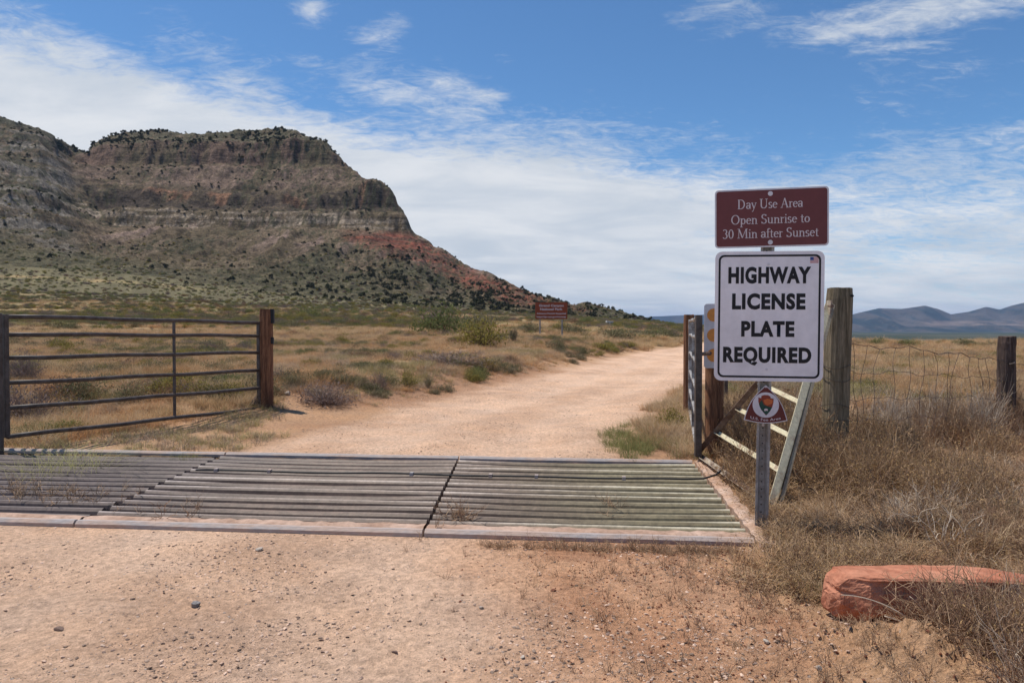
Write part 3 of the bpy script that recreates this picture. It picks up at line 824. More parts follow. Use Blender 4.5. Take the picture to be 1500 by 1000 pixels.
# reflector plate on the hinge post
e = MB().prism(arc_poly((.235, .65, .03)), 0, -.003).build('reflector_plate', M_edge)
e.location = (at(1048.5, 7.6)[0], 7.6, at(0, 7.6, 492)[2]); e.rotation_euler = (0, 0, R(-4)); fix_normals(e)
tag(e, 'pale plate with three round orange reflectors half hidden behind the white sign', 'reflector')
for zc in (.212, 0.008, -.195):
    fix_normals(MB().prism(disc(-.022, zc, .066), -.0032, -.0075).build('orange_disc', M_orange, e))

# ------------------------------------------------------------------ triangular wing of the cattle guard
wg = empty('wing_brace', (0, 0, 0)); tag(wg, 'cream painted triangular steel wing leaning from the kerb up to the big grey post', 'wing')
Wf = np.array(at(1022, 7.45, 668)); Wn = np.array(at(1133, 5.45, 748)); Wa = np.array(at(1214, 6.55, 452))
fx = np.array([.02, 0, 0])


def angle_bar(name, a, b_, mat, wd=.055, parent=wg, up=(0, 0, 1), th=.007, face=None):
    """L section steel from a to b"""
    q = MB(); a = np.array(a); b_ = np.array(b_)
    q.bar(a, b_, wd, th, up); t_ = (b_ - a) / np.linalg.norm(b_ - a); u = np.array(up, float); u -= t_ * (u @ t_); u /= np.linalg.norm(u); sd = np.cross(t_, u)
    q.bar(a + sd * (wd / 2 - th / 2) + u * wd / 2, b_ + sd * (wd / 2 - th / 2) + u * wd / 2, th, wd, up)
    return fix_normals(q.build(name, mat, parent))


M_creamd = simple('rusted_cream_paint', (.40, .33, .25), .7, .4, 6, .3, .002, .3, col2=(.15, .09, .07), thr=(.42, .62))
pn = np.cross(Wn - Wf, Wa - Wf); pn /= np.linalg.norm(pn)
if pn[1] > 0: pn = -pn
angle_bar('near_leg', Wn, Wa, M_cream, .060, up=pn)
q = MB(); q.bar(Wn + np.array([.045, .012, .0]), Wa + np.array([.034, .01, .03]), .036, .03, pn); fix_normals(q.build('near_leg_backing', simple('shaded_cream_paint', (.36, .31, .22), .75, .3, 7, .2, .002, .2, col2=(.24, .19, .14)), wg))  # added strip: the leg's shaded right side painted as darker cream
angle_bar('far_leg', Wf, Wa + np.array([-.06, .03, -.03]), M_rustshade, .05, up=pn)  # shade on the leg's underside is put into this dark brown
angle_bar('base_rail', Wf + np.array([.02, 0, .01]), Wn + np.array([0, 0, .03]), M_creamd, .045, up=pn)
for s_ in (.175, .345, .52, .70, .86):
    a = Wf + (Wa - Wf) * s_; c_ = Wn + (Wa - Wn) * (s_ * .93)
    angle_bar('rung', a, c_, M_cream, .042, up=pn)
q = MB(); q.bar(Wa + np.array([-.01, -.04, .07]), Wa + np.array([-.04, -.04, -.16]), .085, .012, pn); fix_normals(q.build('top_plate', M_creamd, wg))
q = MB(); q.tube([Wa + np.array([-.01, -.09, .02]), Wa + np.array([-.01, .02, .02])], .016, 8); q.build('bolt', M_rustshade, wg)

# ------------------------------------------------------------------ old fence: big post, weathered post, woven wire
bp = at(1220, 7.0); big = wood_post('corner_post', bp[0], bp[1], 0, 1.70, .118, M_oldwood, lean=(.036, .0), seed=11, k=18)
tag(big, 'big weathered grey corner post that the cream wing is bolted to', 'post', 'old wooden fence posts')
b = MB(); b.tube([(.13, -.115, 1.63), (.13, -.09, 1.63)], .012, 8); b.build('bolt_hole', M_black, big)
for zc in (.98, .86, .62, .47, .28):
    b = MB(); b.tube([(.124 * math.cos(a) + .036 * zc, .124 * math.sin(a), zc + .02 * math.sin(a * 2 + zc * 9)) for a in np.linspace(0, 2 * math.pi, 22)], .0035, 4, cap=False); b.build('wire_wrap', M_wire, big)
rp_ = at(1475, 8.5); op = wood_post('fence_post', rp_[0], rp_[1], gz(rp_[0], rp_[1]) - .03, 1.26 - gz(rp_[0], rp_[1]), .095, M_darkwood, lean=(-.0, 0), seed=17, knots=.22)
tag(op, 'short knotty dark fence post standing alone in the dry grass', 'post', 'old wooden fence posts')
b = MB(); b.tube([(-.03, -.10, .86), (-.01, -.13, .87), (.03, -.10, .88)], .012, 6); b.build('staple', M_wire, op)
fe = empty('wire_fence', (bp[0], bp[1], 0)); tag(fe, 'sagging rusty woven wire fence between the big grey post and the dark post', 'fence')
a0 = np.array([bp[0] + .14, bp[1]]); b0 = np.array([rp_[0], rp_[1] - .10]); c0 = b0 + (b0 - a0) * .8
tops = [(0, 505), (.12, 508), (.3, 509), (.5, 516), (.7, 521), (1, 531), (1.8, 560)]
def fence_pt(s_, row):
    p_ = a0 + (b0 - a0) * s_
    px_ = 750 + F * p_[0] / p_[1]
    top = EYE - (np.interp(s_, [k[0] for k in tops], [k[1] for k in tops]) - HOR) / F * p_[1]
    z = top * (1 - row) + .02 * row + .014 * math.sin(s_ * 23 + row * 9) + .01 * math.sin(s_ * 61 + row * 31)
    w_ = .05 * math.sin(s_ * 9 + row * 4)
    return (p_[0] - bp[0], p_[1] - bp[1] + w_, z)
for row in (0, .22, .44, .62, .80, .96):
    b = MB(); b.tube([fence_pt(s_, row) for s_ in np.linspace(0, 1.8, 60)], .0028 if row else .0038, 4, cap=False); b.build('line_wire', M_wire, fe)
for k in range(24):
    s0 = .04 + k * .073 + random.uniform(-.012, .012); b = MB(); bend = random.uniform(-.04, .055)
    b.tube([fence_pt(s0 + bend * math.sin(r_ * 3.0) + .008 * math.sin(r_ * 14 + k), r_) for r_ in np.linspace(0, .98, 12)], .0024, 4, cap=False); b.build('stay_wire', M_wire, fe)


# ------------------------------------------------------------------ lettering
def text_obj(body, width, cap, cx, cz, y, mat, parent, bold=0.0, name='lettering', space=1.0):
    cu = bpy.data.curves.new(name, 'FONT'); cu.body = body; cu.size = 1; cu.align_x = 'CENTER'; cu.offset = bold; cu.space_character = space; cu.resolution_u = 4
    o = bpy.data.objects.new('t', cu); C.objects.link(o)
    me = bpy.data.meshes.new_from_object(o.evaluated_get(bpy.context.evaluated_depsgraph_get())); bpy.data.objects.remove(o)
    n = len(me.vertices); v = np.zeros(n * 3); me.vertices.foreach_get('co', v); v = v.reshape(-1, 3)
    w0, w1 = v[:, 0].min(), v[:, 0].max(); capu = CAPU[0] + 2 * bold
    out = np.zeros_like(v); out[:, 0] = (v[:, 0] - (w0 + w1) / 2) * width / (w1 - w0) + cx; out[:, 2] = (v[:, 1] + bold) * cap / capu + cz; out[:, 1] = y
    me.vertices.foreach_set('co', out.ravel()); me.materials.clear(); me.materials.append(mat); me.name = name
    q = bpy.data.objects.new(name, me); C.objects.link(q); q.parent = parent; return q


CAPU = [.7]
cu = bpy.data.curves.new('t', 'FONT'); cu.body = 'H'; o = bpy.data.objects.new('t', cu); C.objects.link(o)
me = bpy.data.meshes.new_from_object(o.evaluated_get(bpy.context.evaluated_depsgraph_get())); CAPU[0] = max(v.co.y for v in me.vertices); bpy.data.objects.remove(o)
T_, t_ = .125, .058
G = {
    'D': (.78, [('l', .14, 0, .14, 1, T_), ('a', .30, .5, .33, .475, -90, 90), ('l', .03, .97, .32, .97, t_), ('l', .03, .03, .32, .03, t_)]),
    'U': (.80, [('l', .16, 1, .16, .3, T_), ('a', .39, .3, .23, .275, 180, 360), ('l', .63, 1, .63, .3, t_), ('l', .02, .975, .30, .975, .05), ('l', .52, .975, .75, .975, .05)]),
    'A': (.74, [('l', .10, 0, .37, 1, t_), ('l', .36, 1, .62, 0, T_), ('l', .2, .34, .52, .34, .05), ('l', 0, .02, .21, .02, .05), ('l', .5, .02, .74, .02, .05)]),
    'O': (.80, [('a', .40, .5, .31, .475, 0, 360)]),
    'S': (.54, [('a', .27, .745, .17, .225, 25, 265), ('a', .26, .26, .19, .235, 85, -155), ('l', .44, .78, .44, .97, .05), ('l', .07, .03, .07, .24, .05)]),
    'M': (.98, [('l', .14, 0, .17, 1, t_), ('l', .17, 1, .47, .05, T_), ('l', .47, .05, .78, 1, t_), ('l', .80, 1, .83, 0, T_), ('l', .02, .02, .26, .02, .05), ('l', .70, .02, .96, .02, .05), ('l', .04, .98, .2, .98, .05), ('l', .76, .98, .92, .98, .05)]),
    '3': (.50, [('a', .22, .74, .155, .22, 150, -85), ('a', .22, .27, .185, .25, 85, -150)]),
    '0': (.52, [('a', .26, .48, .175, .46, 0, 360)]),
    'a': (.47, [('a', .21, .45, .15, .17, 165, 0), ('l', .36, .46, .36, .06, T_ * .85), ('l', .36, .04, .45, .04, .05), ('a', .20, .19, .14, .165, 0, 360)]),
    'y': (.48, [('l', .07, .62, .26, .02, T_ * .85), ('l', .43, .62, .17, -.26, t_), ('l', 0, .61, .18, .61, .05), ('l', .33, .61, .5, .61, .05), ('l', .17, -.27, .08, -.27, .09)]),
    's': (.37, [('a', .18, .475, .115, .14, 25, 265), ('a', .17, .165, .13, .145, 85, -155)]),
    'e': (.45, [('a', .23, .31, .165, .285, 5, 320), ('l', .08, .36, .39, .36, .05)]),
    'r': (.35, [('l', .11, 0, .11, .62, T_ * .85), ('a', .23, .42, .12, .16, 160, 45), ('l', 0, .02, .23, .02, .05), ('l', 0, .61, .13, .61, .05)]),
    'p': (.53, [('l', .12, .62, .12, -.3, T_ * .85), ('a', .28, .31, .155, .28, 0, 360), ('l', 0, -.29, .24, -.29, .05), ('l', .02, .61, .12, .61, .05)]),
    'n': (.55, [('l', .12, 0, .12, .62, T_ * .85), ('a', .27, .41, .145, .17, 180, 0), ('l', .41, .42, .41, 0, T_ * .85), ('l', 0, .02, .23, .02, .05), ('l', .31, .02, .53, .02, .05), ('l', .02, .61, .12, .61, .05)]),
    'u': (.55, [('l', .12, .62, .12, .2, T_ * .85), ('a', .265, .2, .145, .165, 180, 360), ('l', .41, .62, .41, 0, T_ * .85), ('l', .02, .61, .12, .61, .05), ('l', .31, .61, .41, .61, .05), ('l', .41, .02, .53, .02, .05)]),
    'i': (.27, [('l', .13, 0, .13, .62, T_ * .85), ('l', .13, .80, .13, .92, .12), ('l', .01, .02, .25, .02, .05), ('l', .02, .61, .13, .61, .05)]),
    't': (.32, [('l', .14, .80, .14, .14, T_ * .8), ('a', .23, .13, .09, .105, 180, 310), ('l', .02, .59, .29, .59, .05)]),
    'o': (.49, [('a', .245, .31, .175, .28, 0, 360)]),
    'f': (.31, [('l', .14, 0, .14, .80, T_ * .8), ('a', .25, .80, .11, .15, 180, 40), ('l', .02, .59, .29, .59, .05), ('l', .01, .02, .28, .02, .05)]),
    ' ': (.27, [])}


def serif_line(body, cx, cz, cap, y, mat, parent, width=None):
    tot = sum(G[c][0] for c in body); sc_ = cap; sx = (width / tot) if width else cap
    b = MB(); x = cx - tot * sx / 2; lay = 0
    for ch in body:
        adv, st = G[ch]
        for s_ in st:
            lay += 1; yy = y - .00004 * (lay % 12)
            if s_[0] == 'l':
                _, x0, z0, x1, z1, wd = s_
                p0 = np.array([x0 * sx, z0 * sc_]); p1 = np.array([x1 * sx, z1 * sc_]); d_ = p1 - p0; L_ = np.linalg.norm(d_); nn = np.array([-d_[1], d_[0]]) / L_ * wd * sc_ / 2
                P_ = [p0 - nn, p0 + nn, p1 + nn, p1 - nn]
                b.add([(x + q[0], yy, cz + q[1]) for q in P_], [(0, 1, 2, 3)])
            else:
                _, ax, az_, rx, rz, a_, c__ = s_; n = max(6, int(abs(c__ - a_) / 18)); V = []
                for k in range(n + 1):
                    g = R(a_ + (c__ - a_) * k / n); wd = (t_ + (T_ - t_) * abs(math.cos(g))) * sc_ / 2
                    cxx, czz = x + (ax + rx * math.cos(g)) * sx, cz + (az_ + rz * math.sin(g)) * sc_
                    V += [(cxx + wd * math.cos(g), yy, czz + wd * math.sin(g)), (cxx - wd * math.cos(g), yy, czz - wd * math.sin(g))]
                b.add(V, [(2 * k, 2 * k + 1, 2 * k + 3, 2 * k + 2) for k in range(n)])
        x += adv * sx
    return b.build('lettering', mat, parent)


# ------------------------------------------------------------------ the sign post and its three signs
YS = 4.90
lean = R(0.85)
pb = at(1119.5, YS); post = empty('sign_post', (pb[0], YS + .03, 0), R(-9)); post.rotation_euler = (0, lean, R(-9))
tag(post, 'galvanised steel channel post carrying the two traffic signs and the badge', 'sign post')
b = MB()   # hat-shaped channel
prof = [(-.043, 0), (-.028, 0), (-.017, .034), (.017, .034), (.028, 0), (.043, 0), (.043, .005), (.031, .005), (.020, .039), (-.020, .039), (-.031, .005), (-.043, .005)]
V = [(x, y, z) for z in (-.3, 2.20) for x, y in prof]; n = len(prof)
b.add(V, [(i, (i + 1) % n, n + (i + 1) % n, n + i) for i in range(n)] + [(n, n + 1, n + 10, n + 11), (n + 1, n + 2, n + 9, n + 10), (n + 2, n + 3, n + 8, n + 9), (n + 3, n + 4, n + 7, n + 8), (n + 4, n + 5, n + 6, n + 7)])
fix_normals(b.build('channel', M_steel, post))
b = MB()
for z in np.arange(.12, 2.2, .0508): b.tube([(0, .0335, z), (0, .0325, z)], .0048, 8)
o = b.build('punched_holes', M_black, post); o['kind'] = 'stuff'
b = MB(); b.tube([(0, .034, .70), (0, .026, .70)], .009, 8); b.build('bolt', M_edge, post)


def sign_frame(px, py, Y=YS, rz=-9.5, roll=.2):
    e = empty; x, y, z = at(px, Y, py); return (x, y, z), (0, R(roll), R(rz))


PPM = F / YS
# brown sign
KB = math.cos(R(12)) + .342 * math.sin(R(12)); KW = math.cos(R(9)) + .342 * math.sin(R(9))
wd, hd = 166.5 / PPM / KB, 85.5 / PPM
loc, rot = sign_frame(1128.3, 319.5, rz=-12, roll=-.35)
bs = fix_normals(MB().prism(arc_poly((wd, hd, .025)), .0012, -.0012).build('day_use_sign', M_edge)); bs.location = loc; bs.rotation_euler = rot
tag(bs, 'brown day use area sign with pale serif words, topmost on the post', 'sign')
fix_normals(MB().prism(arc_poly((wd - .020, hd - .020, .018)), -.0014, -.0022).build('brown_field', M_brown, bs))
for i, (tx, row, wpx, cp_) in enumerate((('Day Use Area', 305.5, 94, 13.5), ('Open Sunrise to', 327.8, 113.5, 13.5), ('30 Min after Sunset', 348.3, 138, 13.5))):
    serif_line(tx, (1126.8 - 1128.3) / PPM, -(row - 319.5) / PPM, cp_ / PPM * 1.02, -.0030, M_letw, bs, wpx / PPM * 1.02 / KB)
for zz_ in (284.5, 355.3):
    fix_normals(MB().prism(disc(-.005, -(zz_ - 319.5) / PPM, .0155, 12), -.0024, -.007).build('bolt', M_edge, bs))
# white sign
wd, hd = 160 / PPM / KW, 190 / PPM
loc, rot = sign_frame(1125.8, 463.3)
ws = fix_normals(MB().prism(arc_poly((wd, hd, .045)), .0012, -.0012).build('plate_required_sign', M_white)); ws.location = loc; ws.rotation_euler = (0, R(.35), R(-9))
tag(ws, 'white sign with black border saying highway license plate required', 'sign')
ro = arc_poly((wd - .044, hd - .044, .036)); ri = arc_poly((wd - .070, hd - .070, .026)); n = len(ro)
b = MB(); b.add([(x, -.0021, z) for x, z in ro] + [(x, -.0021, z) for x, z in ri], [(i, (i + 1) % n, n + (i + 1) % n, n + i) for i in range(n)]); b.build('border_line', M_letk, ws)
for tx, x0, x1, ybase, cp_ in (('HIGHWAY', 1065.5, 1186.5, 415.3, 24.2), ('LICENSE', 1071.5, 1179, 453.3, 23.5), ('PLATE', 1085.5, 1163.5, 493.2, 23), ('REQUIRED', 1059, 1188.5, 531.3, 23)):
    text_obj(tx, (x1 - x0) / PPM / KW, cp_ / PPM, ((x0 + x1) / 2 - 1125.8) / PPM / KW, -(ybase - 463.3) / PPM, -.0023, M_letk, ws, bold=.05, space=1.12)
for px_, py_ in ((1124.6, 387.5), (1123.6, 541)):
    fix_normals(MB().prism(disc((px_ - 1125.8) / PPM, -(py_ - 463.3) / PPM, .0085, 12), -.0014, -.0042).build('bolt', M_edge, ws))
# little flag sticker
fw, fh = 11.5 / PPM, 8.6 / PPM; fx0 = (1182.5 - 1125.8) / PPM; fz0 = -(385.8 - 463.3) / PPM
M_fr = simple('flag_red', (.45, .05, .05), .5, .05, 5, 0); M_fb = simple('flag_blue', (.04, .07, .25), .5, .05, 5, 0)
b = MB()
for k in range(0, 13, 2): b.add([(fx0, -.0020, fz0 + fh * k / 13), (fx0 + fw, -.0020, fz0 + fh * k / 13), (fx0 + fw, -.0020, fz0 + fh * (k + 1) / 13), (fx0, -.0020, fz0 + fh * (k + 1) / 13)], [(0, 1, 2, 3)])
fl = b.build('flag_stripes', M_fr, ws)
b = MB(); b.add([(fx0, -.0023, fz0 + fh * 6 / 13), (fx0 + fw * .42, -.0023, fz0 + fh * 6 / 13), (fx0 + fw * .42, -.0023, fz0 + fh), (fx0, -.0023, fz0 + fh)], [(0, 1, 2, 3)]); b.build('flag_canton', M_fb, fl)
# badge
loc, rot = sign_frame(1122.3, 594, YS - .005)
def tri_poly(s_):
    pts = []
    tipz, lz, lx = .133 * s_, -.096 * s_, .137 * s_
    def edge(p0, p1, bulge, n=10):
        p0 = np.array(p0); p1 = np.array(p1); d_ = p1 - p0; nn = np.array([d_[1], -d_[0]]) / np.linalg.norm(d_)
        return [tuple(p0 + d_ * k / n + nn * bulge * math.sin(math.pi * k / n)) for k in range(n)]
    pts += edge((0, tipz), (lx, lz), -.024 * s_); pts += edge((lx, lz), (-lx, lz), -.020 * s_); pts += edge((-lx, lz), (0, tipz), -.024 * s_)
    return pts
bd = fix_normals(MB().prism(tri_poly(1.0), .001, -.001).build('park_badge', M_edge)); bd.location = loc; bd.rotation_euler = rot
tag(bd, 'small rounded triangular maroon badge with arrowhead emblem, lowest on the post', 'sign')
fix_normals(MB().prism(tri_poly(.955), -.0012, -.0018).build('maroon_field', M_badge, bd))
fix_normals(MB().prism(disc(0, .004, .083, 36), -.0020, -.0024).build('white_disc', M_edge, bd))
M_arb = simple('arrowhead_brown', (.26, .045, .022), .5, .1, 20, 0); M_aro = simple('arrowhead_orange', (.60, .15, .04), .5, .2, 40, 0)
M_arg = simple('arrowhead_green', (.02, .07, .05), .5, .2, 30, 0)
ah = [(-.048, .050), (-.030, .047), (-.028, .062), (-.010, .068), (.014, .067), (.030, .058), (.030, .048), (.050, .044), (.049, .020), (.043, -.006), (.030, -.034), (.014, -.055), (.002, -.066), (-.012, -.050), (-.030, -.028), (-.042, .0), (-.048, .026)]
em = MB().add([(x * .98, -.0027, z + .002) for x, z in ah], [tuple(range(len(ah)))]).build('arrowhead', M_arb, bd)
b = MB(); b.add([(x, -.0030, z) for x, z in [(-.016, .036), (.012, .046), (.044, .036), (.042, .016), (.026, .008), (.008, .002), (-.008, .014)]], [tuple(range(7))]); b.build('mountain', M_aro, em)
b = MB(); b.add([(x, -.0031, z) for x, z in [(-.042, .012), (-.034, .026), (-.026, .036), (-.018, .022), (-.012, .006), (.010, -.004), (.040, -.010), (.028, -.034), (.012, -.054), (.002, -.062), (-.012, -.046), (-.030, -.024), (-.040, -.002)]], [tuple(range(13))]); b.build('forest', M_arg, em)
b = MB(); b.add([(x, -.0034, z) for x, z in [(-.010, -.030), (-.008, -.022), (.002, -.018), (.012, -.022), (.014, -.028), (.012, -.034), (.004, -.032), (-.006, -.036)]], [tuple(range(8))]); b.build('bison', M_letw, em)
tb = text_obj('U.S. Fee Area', .19, .0165, 0, -.1005+.0, -.0022, M_letw, bd, bold=.01)
v = np.zeros(len(tb.data.vertices) * 3); tb.data.vertices.foreach_get('co', v); v = v.reshape(-1, 3); v[:, 2] += v[:, 0] ** 2 * 1.6; tb.data.vertices.foreach_set('co', v.ravel())
fix_normals(MB().prism(disc(0, .122, .006, 10), -.0020, -.004).build('bolt', M_letw, bd))

# ------------------------------------------------------------------ park sign across the road
YK = 42.0; zf = gz(*at(806, YK)[:2])
ks = empty('park_entrance_sign', (at(807.5, YK)[0], YK, zf), R(2)); tag(ks, 'distant brown national park board on two posts beyond the left bank of the road', 'sign')
kp = F / YK; zc = at(0, YK, 455)[2] - zf
fix_normals(MB().prism(arc_poly((47 / kp, 24.5 / kp, .05)), .02, -.02).build('board', M_letw, ks).__class__ and MB().prism(arc_poly((47 / kp, 24.5 / kp, .05)), .02, -.02).build('backing', M_brown2, ks))
for o in [q for q in ks.children if q.name.startswith('board')]: bpy.data.objects.remove(o)
bd2 = [q for q in ks.children if q.name.startswith('backing')][0]; bd2.name = 'board'; bd2.location = (0, 0, zc)
for tx, row, wpx, cp_ in (('Grand Canyon', 448.6, 36, 3.4), ('National Park', 453.9, 33, 3.4), ('Advance Permit Required', 459.6, 43, 2.3), ('https://go.nps.gov/tuweep', 464.4, 43, 2.3)):
    text_obj(tx, wpx / kp, cp_ / kp, 0, -(row + .6 - 455) / kp, -.03, M_letw, bd2, bold=.03)
for dx_ in (-16.5 / kp, 16 / kp):
    MB().bar((dx_, .05, -.3), (dx_, .05, zc + .3), .08, .08, (0, 1, 0)).build('post', M_steel, ks)

# ------------------------------------------------------------------ far shelter / camper
xh, yh, zh = hit(893, 476.5, 100, 300)
yh = min(yh, 230.); xh = (893 - 750) / F * yh; zh = gz(xh, yh)
hs_ = empty('camper_trailer', (xh, yh, zh), R(12)); tag(hs_, 'tiny pale trailer parked far off at the foot of the ridge', 'trailer')
ku = yh / F
b = MB(); b.box((0, 0, 3.2 * ku), (9 * ku, 4.5 * ku, 3.6 * ku)); bevel(b.build('body', simple('pale_trailer', (.5, .5, .52), .5, .1, 2, 0), hs_), .1)
b = MB(); b.prism([(-5.6 * ku, 0), (5.8 * ku, 0), (4.8 * ku, 1.1 * ku), (-4.8 * ku, 1.3 * ku)], -2.6 * ku, 2.6 * ku); o = fix_normals(b.build('roof', simple('pale_roof', (.62, .62, .63), .5, .1, 2, 0), hs_)); o.location = (0, 0, 5.05 * ku)
for xx in (-2.4, 1.6):
    MB().box((xx * ku, -2.28 * ku, 3.5 * ku), (1.6 * ku, .04, 1.2 * ku)).build('window', M_black, hs_)
    b = MB(); b.tube([(xx * ku, -2.2 * ku, .8 * ku), (xx * ku, 2.2 * ku, .8 * ku)], .8 * ku, 10); b.build('wheel', M_black, hs_)
bt = hs_.location + Vector((5.5 * ku, -10 * ku, 0))
tag(MB().add([(v[0] * 4.2 * ku, v[1] * 2.5 * ku, v[2] * 3.0 * ku - .3) for v in [(-1, -1, 0), (1, -1, 0), (1.1, 1, 0), (-1, 1, 0), (-.4, -.3, .8), (.5, -.2, .7), (.3, .4, .9), (-.5, .5, .6)]],
    [(0, 1, 5, 4), (1, 2, 6, 5), (2, 3, 7, 6), (3, 0, 4, 7), (4, 5, 6, 7)]).build('sand_heap', M_dust), 'small pale heap of sand in front of the tiny trailer', 'sand heap').location = (bt.x, bt.y, gz(bt.x, bt.y))


# ------------------------------------------------------------------ stones
def stone_mesh(seed, flat=.6, sub=2, sharp=.35):
    import bmesh
    bm = bmesh.new(); bmesh.ops.create_icosphere(bm, subdivisions=sub, radius=1.0); rg = np.random.default_rng(seed)
    dirs = rg.normal(size=(9, 3)); dirs /= np.linalg.norm(dirs, axis=1)[:, None]; offs = rg.uniform(.42, .8, 9)
    for v in bm.verts:
        p = np.array(v.co)
        for d_, o_ in zip(dirs, offs):
            k = p @ d_
            if k > o_: p = p - d_ * (k - o_) * .92
        v.co = (p[0], p[1] * .8, p[2] * flat)
    me = bpy.data.meshes.new('stone'); bm.to_mesh(me); bm.free(); return me


def put_stone(label, px, py, wpx, mat, seed, flat=.6, name='stone', cat='stone'):
    x, y, z = hit(px, py); r = wpx / F * y / 2; me = stone_mesh(seed, flat); me.materials.append(mat)
    o = bpy.data.objects.new(name, me); C.objects.link(o); o.location = (x, y + r * .5, z + r * flat * .45); o.scale = (r, r, r); o.rotation_euler = (0, 0, random.uniform(0, 6)); tag(o, label, cat); return o


M_greystone = simple('grey_stone', (.30, .28, .27), .9, .3, 2, .4, .05, col2=(.2, .18, .17)); M_palestone = simple('pale_stone', (.55, .47, .39), .9, .25, 2, .4, .05)
put_stone('angular grey stone lying alone on the road, its front face dark', 281, 893, 17, M_greystone, 3, .8)
put_stone('flat pale stone on the road just below the guard beam', 377, 811, 14, M_palestone, 4, .45)
put_stone('flat dark brown stone near the bottom left of the road', 78, 928, 22, M_pebbled, 5, .3)
put_stone('large white stone in the grass right of the long gate', 419, 579, 17, M_palestone, 6, .5)
put_stone('small grey white stone on the red soil below the sandstone block', 1126, 953, 13, M_palestone, 7, .6)
put_stone('small dark red stone right next to the grey white one', 1144, 954, 9, M_pebbled, 8, .6)
put_stone('pale stone on the red soil at the bottom of the picture', 766, 965, 11, M_palestone, 9, .5)
put_stone('reddish stone in the middle of the loose red soil', 811, 868, 10, M_sand, 10, .5)
put_stone('cream stone at the loose gravel edge below the seam of the guard', 704, 893, 11, M_palestone, 11, .5)
put_stone('single brown pebble at the bottom of the pale wheel track', 576, 952, 11, M_pebbled, 12, .5)
put_stone('upright pale chip of stone at the bottom edge near the dry weeds', 1206, 998, 11, M_palestone, 13, .9)
put_stone('small brown stone above the red soil patch, left of the weeds', 1054, 855, 9, M_pebbled, 14, .6)

# sandstone block
import bmesh
rk = MB()
secs = [(1.395, .045, .10, .10, .22), (1.415, .02, .155, .06, .25), (1.455, .0, .192, .05, .275), (1.53, -.01, .198, .0, .28), (1.8, -.02, .192, .0, .28), (2.05, -.01, .194, -.005, .275), (2.2, -.01, .186, -.01, .26), (2.32, -.01, .172, -.02, .22), (2.5, -.01, .15, -.03, .18), (2.8, 0, .13, -.01, .2)]
_unused = [(1.385, .045, .10, .30, .60), (1.45, .0, .19, .16, .66), (1.56, -.01, .222, .06, .68), (1.75, -.02, .226, .03, .67), (2.0, -.01, .222, .0, .64), (2.2, -.01, .215, -.02, .60), (2.40, -.01, .205, -.04, .55), (2.75, -.01, .17, -.06, .46), (3.1, 0, .14, -.02, .38)]
V = []
for x, z0, z1, ya, yb in secs:
    V += [(x, ya + .03, z0 - .03), (x, ya - .012, z0 + .05), (x, ya - .004, z1 * .66), (x, ya + .004, z1 - .010), (x, ya + .016, z1), (x, (ya + yb) / 2, z1 + .006), (x, yb - .03, z1 - .012), (x, yb, z1 - .08), (x, yb, z0 - .05)]
k = 9
rk.add(V, [(i * k + j, i * k + (j + 1) % k, (i + 1) * k + (j + 1) % k, (i + 1) * k + j) for i in range(len(secs) - 1) for j in range(k)] + [tuple(range(k)), tuple(range((len(secs) - 1) * k + k - 1, (len(secs) - 1) * k - 1, -1))])
o = fix_normals(rk.build('sandstone_block', M_sand))
bm = bmesh.new(); bm.from_mesh(o.data); bmesh.ops.triangulate(bm, faces=bm.faces); bmesh.ops.subdivide_edges(bm, edges=bm.edges, cuts=7, use_grid_fill=True)
bm.verts.ensure_lookup_table()
P = np.array([v.co for v in bm.verts]); bm.normal_update(); Nn = np.array([v.normal for v in bm.verts])
lay = fbm(P[:, 0] * 3 + 1.5 * P[:, 1], P[:, 2] * 16 + P[:, 0] * 1.5, 3, 143)
dsp = (fbm(P[:, 0] * 5 + P[:, 1] * 3, P[:, 2] * 8 + P[:, 1] * 5, 4, 141) - .5) * .020 + (np.abs(fbm(P[:, 0] * 26 + P[:, 1] * 9, P[:, 2] * 40 + P[:, 1] * 22, 4, 145, .65) - .5)) * -.016 - sstep(.52, .56, lay) * .007 - sstep(.60, .64, lay) * .006
dsp = dsp * (1 - .75 * np.clip(Nn[:, 2], 0, 1))
for v, n_, d_ in zip(bm.verts, Nn, dsp): v.co += Vector(n_ * d_)
bm.to_mesh(o.data); bm.free()
o.location = (.075, 3.335, gz(1.9, 3.3) - .005)
tag(o, 'long red sandstone block lying in the dry weeds', 'boulder')


# ------------------------------------------------------------------ scattering (for what nobody could count)
def pick_by_patch(x, y, n, s_, seed):
    """which kind of tuft grows where: patches with ragged borders"""
    v = fbm(x / s_, y / s_, 3, seed) * 1.9 - .45 + RNG.normal(0, .13, len(x))
    return np.clip((v * n), 0, n - 1).astype(np.int32)


def proto_coll(name, meshes):
    c = bpy.data.collections.new(name)
    for i, me in enumerate(meshes):
        o = bpy.data.objects.new(name + '_piece', me); c.objects.link(o)
    return c


